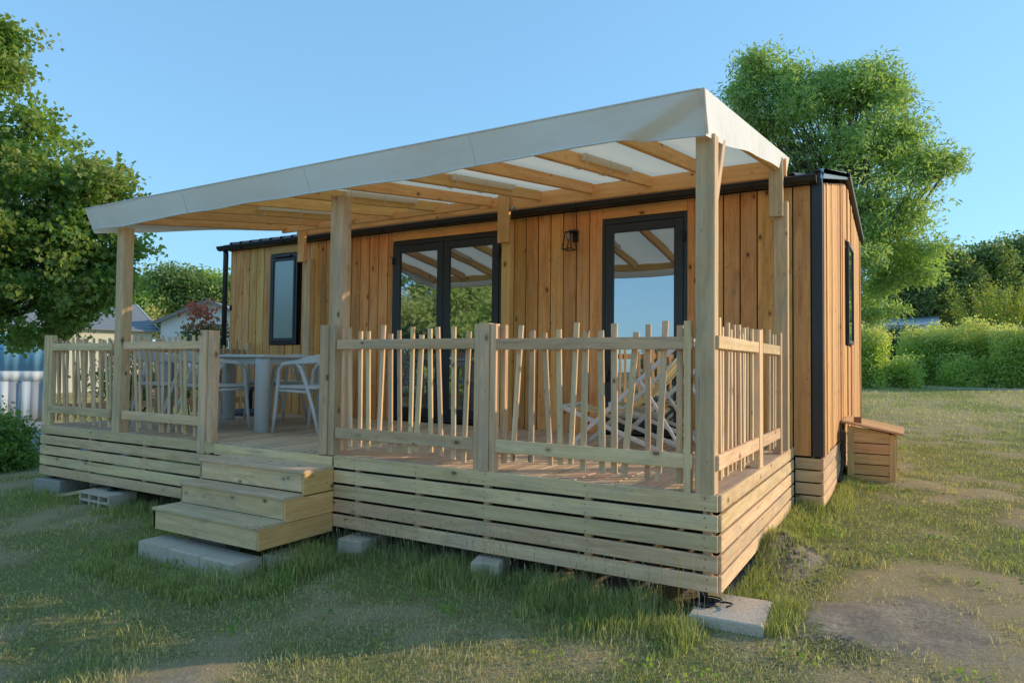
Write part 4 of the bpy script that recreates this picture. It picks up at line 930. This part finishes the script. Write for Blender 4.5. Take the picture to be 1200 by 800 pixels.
# dark oaks beyond the hedge
def oak(px, py, dep, w, h_, lab, nc=260, per=110, name='oak_tree', mat='leafD', grp='trees beyond the hedge', sp=.5, ls=.24):
    return tree(name, lab, 'tree', gpt(px, dep), AT(px, py-h_*.3, dep), [blob(px, py, dep, w, h_), blob(px-w*.5, py+h_*.35, dep, w*.55, h_*.6, .7), blob(px+w*.5, py+h_*.3, dep, w*.55, h_*.6, .7), blob(px+w*.15, py-h_*.5, dep, w*.5, h_*.45, .4)],
                nc, per, sp, ls, M[mat], .35, asp=.6, limbs=36, group=grp, shell=.45)
oak(1082, 330, 42, 40, 40, 'dark broad tree beyond the hedge just right of the ash tree'); oak(1135, 325, 44, 48, 46, 'widest dark tree beyond the hedge with sky showing through its crown', 330, 90)
oak(1185, 335, 46, 45, 46, 'dark tree beyond the hedge cut by the right edge of the view'); oak(1045, 355, 50, 30, 26, 'low dark tree beyond the hedge closest to the cabin corner', 160); pass
oak(1110, 362, 55, 60, 20, 'rounded dark thicket tree low behind the hedge top', 200)
# wooded ridge on the left
for i, (px, py, w, h_, lb) in enumerate([(170, 352, 32, 30, 'sunlit tree on the far left ridge behind the white roof'), (215, 350, 34, 32, 'round tree on the far left ridge beside the grey roof'), (252, 345, 26, 30, 'tree on the far left ridge beside the cabin downpipe'), (290, 350, 34, 30, 'far ridge tree mostly hidden behind the cabin end'),
                                         (125, 362, 30, 24, 'far ridge tree glimpsed under the maple'), (235, 362, 50, 22, 'dark lower tree in front of the far left ridge'), (80, 368, 38, 26, 'far ridge tree behind the maple crown'), (20, 372, 45, 26, 'far ridge tree beyond the left edge of the maple')]):
    tree('ridge_tree', lb, 'tree', gpt(px, 62+i), AT(px, py-h_*.3, 62+i), [blob(px, py, 62+i, w, h_), blob(px+w*.5, py+h_*.4, 62+i, w*.6, h_*.6, .6), blob(px-w*.5, py+h_*.4, 62+i, w*.6, h_*.6, .6)], 190, 90, .75, .34, M['leafD'] if i % 2 else M['leafH'], .4, asp=.6, limbs=14, group='wooded ridge trees', shell=.5)
# hedges and shrubs: box-shaped shells of leaves over a dark woody core
def hedge(name, label, cx, cy, sx, sy, h_, rz, n, ls, mat, tipk=.6, group=None, cat='hedge', rough=.10):
    z0 = float(G(np.array(cx), np.array(cy))); T = thing(name, label, cat, (cx, cy, z0), rz, group)
    f = rng.choice(4, n, p=[.32, .36, .16, .16]); U, Vv = rng.uniform(-1, 1, n), rng.uniform(0, 1, n)
    x = np.where(f == 0, U*sx/2, np.where(f == 1, U*sx/2, np.where(f == 2, -sx/2, sx/2))); y = np.where(f == 0, rng.uniform(-1, 1, n)*sy/2, np.where(f == 1, -sy/2*np.where(rng.uniform(0, 1, n) < .75, 1, -1), U*sy/2)); z = np.where(f == 0, h_, Vv*h_)
    nn = SN(int(n+cx*7) % 9973, 2, 14); d = nn(x*1.0+z*.7, y+z)*rough
    L_ = np.sqrt((x/sx)**2+(y/sy)**2)*2; z = z-np.where(f == 0, np.clip(L_-.75, 0, 1)*h_*.16, 0)
    P = np.stack([x*(1+d*.6/(sx/2)), y*(1+d*.8/(sy/2)), z+np.where(f == 0, d*1.4, 0)], -1)+rng.normal(0, ls*1.5, (n, 3))
    P[:, 2] = np.maximum(P[:, 2], .02)
    c, s_ = math.cos(rz), math.sin(rz); Q = np.stack([cx+P[:, 0]*c-P[:, 1]*s_, cy+P[:, 0]*s_+P[:, 1]*c, z0+P[:, 2]], -1)
    rnd = np.clip(.5+.22*nn(x*2, y*2+z*3)+rng.normal(0, .22, n), 0, 1); tip = np.clip((P[:, 2]/h_-.72)*3.0, 0, 1)*rng.uniform(0, 1, n)*tipk
    leaves('foliage', Q, ls, rnd, tip, mat, T, .55, droop=-.2)
    # woody stems inside
    V, Fc = [], []
    for k in range(int(max(6, sx*5))):
        a = Vector((random.uniform(-.4, .4)*sx, random.uniform(-.2, .2)*sy, 0)); b = a+Vector((random.uniform(-.25, .25), random.uniform(-.2, .2), h_*.9))
        g_ = lambda v: Vector((cx+v.x*c-v.y*s_, cy+v.x*s_+v.y*c, z0+v.z)); tubegeo([g_(a), g_(a.lerp(b, .5)+Vector((.03, 0, 0))), g_(b)], [.03, .02, .008], 5, V, Fc, False)
    wobj('stem', V, Fc, M['bark'], T, True)
    # dense inner twig mass so no light leaks through
    m_ = n//9; I = np.stack([rng.uniform(-.42, .42, m_)*sx, rng.uniform(-.38, .38, m_)*sy, rng.uniform(.05, .88, m_)*h_], -1)
    leaves('inner_foliage', np.stack([cx+I[:, 0]*c-I[:, 1]*s_, cy+I[:, 0]*s_+I[:, 1]*c, z0+I[:, 2]], -1), ls*2.2, np.zeros(m_), np.zeros(m_), mat, T, .8)
    return T
def hp_(px, dep): p = AT(px, 440, dep); return p.x, p.y
x, y = hp_(1121, 23); hedge('clipped_hedge', 'long clipped laurel hedge with pale tips in the middle of the right background', x, y, 2.9, 1.5, 1.68, 0.05, 24000, .085, M['leafH'], group='clipped hedges across the lawn')
x, y = hp_(1208, 21); hedge('clipped_hedge', 'clipped hedge cut off by the right edge of the view', x, y, 1.7, 1.4, 1.66, 0, 14000, .085, M['leafH'], group='clipped hedges across the lawn')
x, y = hp_(1015, 21); hedge('clipped_hedge', 'narrow pale hedge right beside the cabin corner', x, y, .85, 1.2, 1.55, 0, 9000, .085, M['leafH'], group='clipped hedges across the lawn')
x, y = hp_(1047, 27); hedge('clipped_hedge', 'dark green square hedge between the pale ones', x, y, 1.3, 1.2, 1.75, 0, 9000, .10, M['leafK'], 0.2, group='clipped hedges across the lawn')
x, y = hp_(1052, 26); hedge('clipped_hedge', 'lower dark hedge standing before the dark square one', x, y, 2.0, 1.0, 1.2, 0, 7000, .09, M['leafK'], 0.2, group='clipped hedges across the lawn')
x, y = hp_(1040, 21.5); hedge('low_shrub', 'low bright green rounded shrub in front of the dark hedge', x, y, 1.35, .9, .68, 0, 7000, .085, M['leafH'], .2, cat='shrub', rough=.16)
x, y = hp_(1152, 21.5); hedge('low_shrub', 'low shrub at the gap between the two right hand hedges', x, y, 1.7, .9, .75, 0, 8000, .08, M['leafH'], .1, cat='shrub', rough=.18)
# arching yellow-green shrub above the hedge
x, y = hp_(1172, 26); z0 = float(G(np.array(x), np.array(y))); T = thing('arching_shrub', 'spiky yellow green shrub with arching shoots above the right hedge', 'shrub', (x, y, z0)); PP = []; V, Fc = [], []
for k in range(80):
    a = random.uniform(0, 6.28); ll = random.uniform(.3, 2.0); hh = random.uniform(1.8, 3.9); e_ = Vector((x+math.cos(a)*ll, y+math.sin(a)*ll*.7, z0+hh)); b0 = Vector((x+math.cos(a)*.2, y, z0)); md = b0.lerp(e_, .6)+Vector((0, 0, .4))
    tubegeo([b0, md, e_], [.02, .012, .004], 4, V, Fc, False)
    for t in np.linspace(.35, 1, 60): 
        q = (b0*(1-t)**2+md*2*t*(1-t)+e_*t*t) if False else (b0.lerp(md, t/.6) if t < .6 else md.lerp(e_, (t-.6)/.4)); 
        for _ in range(3): PP.append(q+Vector((random.gauss(0, .06), random.gauss(0, .06), random.gauss(0, .06))))
wobj('shoot', V, Fc, M['bark'], T, True); PP = np.array([tuple(p) for p in PP]); leaves('foliage', PP, .10, rng.uniform(0, 1, len(PP)), rng.uniform(0, .5, len(PP)), M['leafY'], T, .4)
# gravel path glimpsed at the hedge foot
pa = AT(1070, 447, 23.5); x0_ = pa.x; 
wobj('path', [(x0_-3, 20.6, float(G(np.array(0.), np.array(20.6)))+.012), (x0_+6, 20.2, float(G(np.array(0.), np.array(20.2)))+.012), (x0_+6, 20.9, float(G(np.array(0.), np.array(20.9)))+.02), (x0_-3, 21.2, float(G(np.array(0.), np.array(21.2)))+.02)], [(0, 1, 2, 3)], plain('grey_gravel', (.34, .33, .33), .9, 0, .3, 90, .4))['kind'] = 'structure'
# left: shrub, photinia
def loose(name, label, px, py, dep, rpx, rpy, n_, ls, mat, tipk, cat='shrub', per=36, sp=.09):
    c = AT(px, py, dep); zb = float(G(np.array(c.x), np.array(c.y))); T = thing(name, label, cat, (c.x, c.y, zb))
    bl = [blob(px, py, dep, rpx, rpy), blob(px-rpx*.4, py+rpy*.3, dep, rpx*.6, rpy*.8, .6), blob(px+rpx*.4, py+rpy*.4, dep, rpx*.6, rpy*.7, .6)]
    cc, P, rnd, out = clumps(bl, n_, per, sp, .3); leaves('foliage', P, ls, rnd, np.clip((P[:, 2]-c.z)/(rpy/FPX*dep), 0, 1)*tipk*rng.uniform(0.3, 1, len(P)), mat, T, .45, droop=-.5)
    V, Fc = [], []
    for q in cc[::5]: a = Vector((c.x+random.uniform(-.1, .1), c.y+random.uniform(-.1, .1), zb)); q = Vector(q); tubegeo([a, a.lerp(q, .5)+Vector((0, 0, .06)), q], [.012, .008, .003], 4, V, Fc, False)
    wobj('stem', V, Fc, M['bark'], T, True)
loose('broadleaf_shrub', 'dense green shrub in the lower left beside the deck corner', 6, 532, 8.6, 36, 42, 260, .06, M['leafL'], .1)
loose('broadleaf_shrub', 'second green shrub tucked behind the first at the left edge', -30, 520, 9.2, 40, 40, 160, .06, M['leafL'], .1)
loose('photinia_shrub', 'photinia with red young leaves showing above the left balustrade', 236, 396, 10.6, 27, 34, 120, .085, M['leafP'], 1.7, per=16)
loose('photinia_shrub', 'smaller red tipped photinia behind the left balustrade near the tall post', 175, 440, 10.0, 50, 38, 160, .075, M['leafP'], .6, per=22)

# ---------------------------------------------------------------- neighbouring buildings
M['cream'] = plain('cream_wall', (.62, .58, .46), .7, 0, .05, 3); M['white2'] = plain('white_wall', (.66, .68, .70), .6, 0, .05, 3)
M['tile'] = plain('grey_tile', (.20, .22, .25), .7, 0, .25, 8, .3); M['bargeboard'] = plain('pale_bargeboard', (.55, .62, .58), .5); M['bargedark'] = plain('grey_bargeboard', (.22, .20, .19), .6); M['bluesheet'] = plain('blue_sheet', (.22, .48, .72), .5, 0, .12, 3)
M['whitesheet'] = plain('white_sheet', (.80, .82, .84), .55, 0, .08, 2); M['greysheet'] = plain('grey_sheet', (.36, .39, .45), .6, 0, .1, 2); M['bluegrey'] = plain('blue_grey_roof', (.55, .60, .68), .5, 0, .1, 4); M['win'] = glassmat('far_window', (.05, .06, .07), .25, .05)
def gable_home(label, px, dep, wpx, eave_py, ridge_py, rz, wall, roofm, depth=7, name='mobile_home', nrow=10, winz=None, sidewin=False, barge='bargeboard'):
    if isinstance(px, Vector): p = px; px = 150; p.z = float(G(np.array(p.x), np.array(p.y)))-.05
    else: p = gpt(px, dep)
    zb = p.z; ez = AT(px, eave_py, dep).z; rdg = AT(px, ridge_py, dep).z; w = wpx/FPX*dep
    T = thing(name, label, 'mobile home', (p.x, p.y, zb), rz, group='neighbouring mobile homes'); m0 = MW[T.name]
    def W_(pts): return [m0 @ Vector(q) for q in pts]
    e, r_ = ez-zb, rdg-zb; h2 = w/2
    # local: x across the gable, y along the ridge (front gable at y=0)
    V = W_([(-h2, 0, 0), (h2, 0, 0), (h2, 0, e), (0, 0, r_-.03), (-h2, 0, e), (-h2, depth, 0), (h2, depth, 0), (h2, depth, e), (0, depth, r_-.03), (-h2, depth, e)])
    wobj('wall', V, [(0, 1, 2, 3, 4), (9, 8, 7, 6, 5), (1, 6, 7, 2), (5, 0, 4, 9), (2, 7, 8, 3), (4, 3, 8, 9)], M[wall], T)
    for s_ in (-1, 1):
        for k in range(nrow):     # rows of tiles, each lapped over the next
            t0, t1 = k/nrow, (k+1)/nrow+.01; o_ = .035
            a = (s_*(h2+.25)*(1-t0), e-.06+(r_-e+.08)*t0+o_*1.0+.02); b = (s_*(h2+.25)*(1-t1), e-.06+(r_-e+.08)*t1+.02)
            V = W_([(a[0], -.25, a[1]), (a[0], depth+.2, a[1]), (b[0], depth+.2, b[1]), (b[0], -.25, b[1]), (a[0], -.25, a[1]-.04), (a[0], depth+.2, a[1]-.04), (b[0], depth+.2, b[1]-.04), (b[0], -.25, b[1]-.04)])
            wobj('tile_row', V, [(0, 1, 2, 3), (7, 6, 5, 4), (0, 4, 5, 1), (1, 5, 6, 2), (2, 6, 7, 3), (3, 7, 4, 0)], M[roofm], T)
        a, b = (s_*(h2+.27), e-.02), (0, r_+.08)
        V = W_([(a[0], -.28, a[1]), (b[0], -.28, b[1]), (b[0], -.28, b[1]-.14), (a[0], -.28, a[1]-.14), (a[0], -.24, a[1]), (b[0], -.24, b[1]), (b[0], -.24, b[1]-.14), (a[0], -.24, a[1]-.14)])
        wobj('bargeboard', V, [(0, 1, 2, 3), (7, 6, 5, 4), (0, 4, 5, 1), (2, 6, 7, 3), (0, 3, 7, 4)], M[barge], T)
        V = W_([(a[0], depth+.23, a[1]), (b[0], depth+.23, b[1]), (b[0], depth+.23, b[1]-.14), (a[0], depth+.23, a[1]-.14), (a[0], depth+.27, a[1]), (b[0], depth+.27, b[1]), (b[0], depth+.27, b[1]-.14), (a[0], depth+.27, a[1]-.14)])
        wobj('bargeboard', V, [(3, 2, 1, 0), (4, 5, 6, 7), (0, 1, 5, 4), (3, 7, 6, 2), (0, 4, 7, 3)], M[barge], T)
    if sidewin:
        for c_ in (depth-1.6, depth-4.4):
            V = W_([(h2+.03, c_, 1.1), (h2+.03, c_+.9, 1.1), (h2+.03, c_+.9, 2.1), (h2+.03, c_, 2.1), (h2, c_, 1.1), (h2, c_+.9, 1.1), (h2, c_+.9, 2.1), (h2, c_, 2.1)]); wn = wobj('window', V, [(0, 1, 2, 3), (0, 4, 5, 1), (1, 5, 6, 2), (2, 6, 7, 3), (3, 7, 4, 0)], M['white2'], T)
            V = W_([(h2+.035, c_+.08, 1.18), (h2+.035, c_+.82, 1.18), (h2+.035, c_+.82, 2.02), (h2+.035, c_+.08, 2.02)]); wobj('pane', V, [(0, 1, 2, 3)], M['win'], wn)
    if winz:
        for (a, b, c, d_) in winz:
            V = W_([(a, -.03, c), (b, -.03, c), (b, -.03, d_), (a, -.03, d_), (a, .0, c), (b, .0, c), (b, .0, d_), (a, .0, d_)]); wn = wobj('window', V, [(0, 1, 2, 3), (0, 4, 5, 1), (1, 5, 6, 2), (2, 6, 7, 3), (3, 7, 4, 0)], M['white2'], T)
            q = .06; V = W_([(a+q, -.035, c+q), (b-q, -.035, c+q), (b-q, -.035, d_-q), (a+q, -.035, d_-q)]); wobj('pane', V, [(0, 1, 2, 3)], M['win'], wn)
    return T
def at_right_end(px, dep, rz, depth):
    p = AT(px, 440, dep); return p-Vector((-math.sin(rz), math.cos(rz), 0))*depth
gable_home('cream neighbouring mobile home with grey tiled roof behind the tall left post', at_right_end(150, 27, R(-8), 9), 27, 118, 389, 358, R(-8), 'cream', 'tile', depth=9, sidewin=True)
gable_home('pale blue white gabled mobile home beside the cabin downpipe', 244, 26, 108, 378, 353, R(38), 'white2', 'tile', winz=[(-.3, .5, 1.2, 2.0)], barge='bargedark')

# long home behind the hedge at the right
p = gpt(1062, 40); T = thing('mobile_home', 'long pale mobile home with blue grey roof edge beyond the hedges', 'mobile home', p, 0, group='neighbouring mobile homes')
zt = AT(1062, 373, 40).z; zb2 = AT(1062, 381, 40).z; X0_, X1_ = AT(1015, 380, 40).x, AT(1094, 380, 40).x
box('wall', (X0_, p.y, p.z), (X1_, p.y+4, zb2), M['white2'], T); prism('roof', [(p.y-.3, zb2), (p.y-.3, zb2+.12), (p.y+2, zt+.25), (p.y+4.3, zb2+.12), (p.y+4.3, zb2)], 0, X0_-.3, X1_+.3, M['bluegrey'], T)
k = 0; xx = X0_+.3
while xx < X1_-.6: f = box('window', (xx, p.y-.05, zb2-.95), (xx+.42, p.y-.001, zb2-.12), M['white2'], T); box('pane', (xx+.05, p.y-.06, zb2-.9), (xx+.37, p.y-.051, zb2-.17), M['win'], f); xx += .72
# street lamp
p = gpt(1035, 34); T = thing('street_lamp', 'thin grey street lamp above the hedges beside the ash tree', 'street lamp', p); zt = AT(1035, 352, 34).z
tube('pole', [p, (p.x, p.y, zt)], [.05, .035], M['greysheet'], T); box('lamp_head', (p.x-.15, p.y-.25, zt), (p.x+.15, p.y+.05, zt+.08), M['greysheet'], T, .02)
# blue and white canvas-sided awning tent at the left
tn = thing('awning_tent', 'blue and white tent side wall hanging behind the left balustrade', 'tent', gpt(30, 14)); 
A, B_ = AT(-90, 450, 13.5), AT(60, 450, 14.4)
def sheet(name, zlo, zhi, mat, off=0.0, t0=0, t1=1):
    V, Fc = [], []; n_ = 80; dr = (B_-A); dr.z = 0; nr = Vector((dr.y, -dr.x, 0)).normalized()
    for i in range(n_+1):
        t = t0+(t1-t0)*i/n_; q = A+dr*t; w_ = .006*math.sin(t*75)+.012*math.sin(t*31+1)+off
        for z in (zlo, zhi):
            for th_ in (0, .012): V.append((q.x+nr.x*(w_+th_), q.y+nr.y*(w_+th_), z))
    for i in range(n_): a = i*4; Fc += [(a+1, a+5, a+7, a+3), (a, a+2, a+6, a+4), (a+2, a+3, a+7, a+6), (a, a+4, a+5, a+1)]
    wobj(name, V, Fc, M[mat], tn, True)
zz = [AT(30, v, 14).z for v in (498, 447, 435, 398)]
sheet('lower_panel', zz[0]-.15, zz[1], 'greysheet'); sheet('white_band', zz[1], zz[2], 'whitesheet', .006); sheet('blue_panel', zz[2], zz[3]+.15, 'bluesheet', .0)
for t in np.linspace(.04, .94, 6): sheet('white_stripe', zz[0]-.15, zz[1]-.005, 'whitesheet', .016, t, t+.075)
# ground sheet edge and path on the left
wobj('paved_strip', [(-14, -.5, -.74), (-7.8, .8, -.70), (-7.8, 3.5, -.60), (-16, 3.5, -.60)], [(0, 1, 2, 3)], plain('pale_gravel', (.33, .32, .32), .9, 0, .3, 60, .4))['kind'] = 'structure'

# ---------------------------------------------------------------- the far side of the clearing, seen in the door glass
for i, (x, y, hh, rr) in enumerate([(-13, -13, 5.6, 3.0), (-18, -16, 6.5, 3.6), (-22, -13, 6, 3.4), (-27, -20, 7.5, 4), (-20, -30, 4.5, 3.5), (-2.5, -34, 2.4, 2.6), (3, -36, 2.4, 2.6), (-12, -36, 3.0, 2.8), (9, -34, 3.2, 3)]):
    z0 = float(G(np.array(float(x)), np.array(float(y))))
    tree('clearing_tree', ['broad tree across the clearing seen in the left pane of the double door glass', 'tall tree across the clearing seen in the right pane of the double door glass', 'round tree behind the two that show in the double door glass', 'largest tree at the far corner of the clearing', 'lower tree at the back of the clearing beside the tallest one', 'small bush-like tree straight behind the viewer', 'small tree at the back edge of the clearing towards the sun', 'low tree top seen at the foot of the single door glass', 'small tree at the sunny corner of the clearing'][i], 'tree', (x, y, z0), (x+.2, y, z0+hh*.85), [(x, y, z0+hh*.6, rr, rr, hh*.42, 1), (x+rr*.4, y, z0+hh*.4, rr*.7, rr*.7, hh*.35, .7), (x-rr*.5, y+.3, z0+hh*.42, rr*.6, rr*.6, hh*.35, .6)],
         150, 85, .38, .22, M['leafH'] if i % 3 == 0 else M['leafD'], .22, asp=.6, limbs=14, group='trees across the clearing', shell=.4)

# ---------------------------------------------------------------- small broad-leaved weeds in the turf
PP = []
for k in range(420):
    a = random.uniform(-1.1, .65); r_ = random.uniform(1.4, 9); wx, wy = CAM.x+r_*math.sin(a), CAM.y+r_*math.cos(a)
    if bool(inside(np.array(wx), np.array(wy))): continue
    if random.random() < float(DRY(np.array(wx), np.array(wy)))*.8: continue
    for _ in range(random.randint(8, 34)):
        qx, qy = random.gauss(wx, .06), random.gauss(wy, .06); PP.append((qx, qy, float(G(np.array(qx), np.array(qy)))+random.uniform(.012, .035)))
PP = np.array(PP); o = leaves('turf_weed', PP, .022, rng.uniform(0, 1, len(PP)), np.zeros(len(PP)), M['leafL'], None, .8, droop=-1.2)
tag(o, 'small broad leaved weeds scattered in the turf', 'weed', kind='stuff')
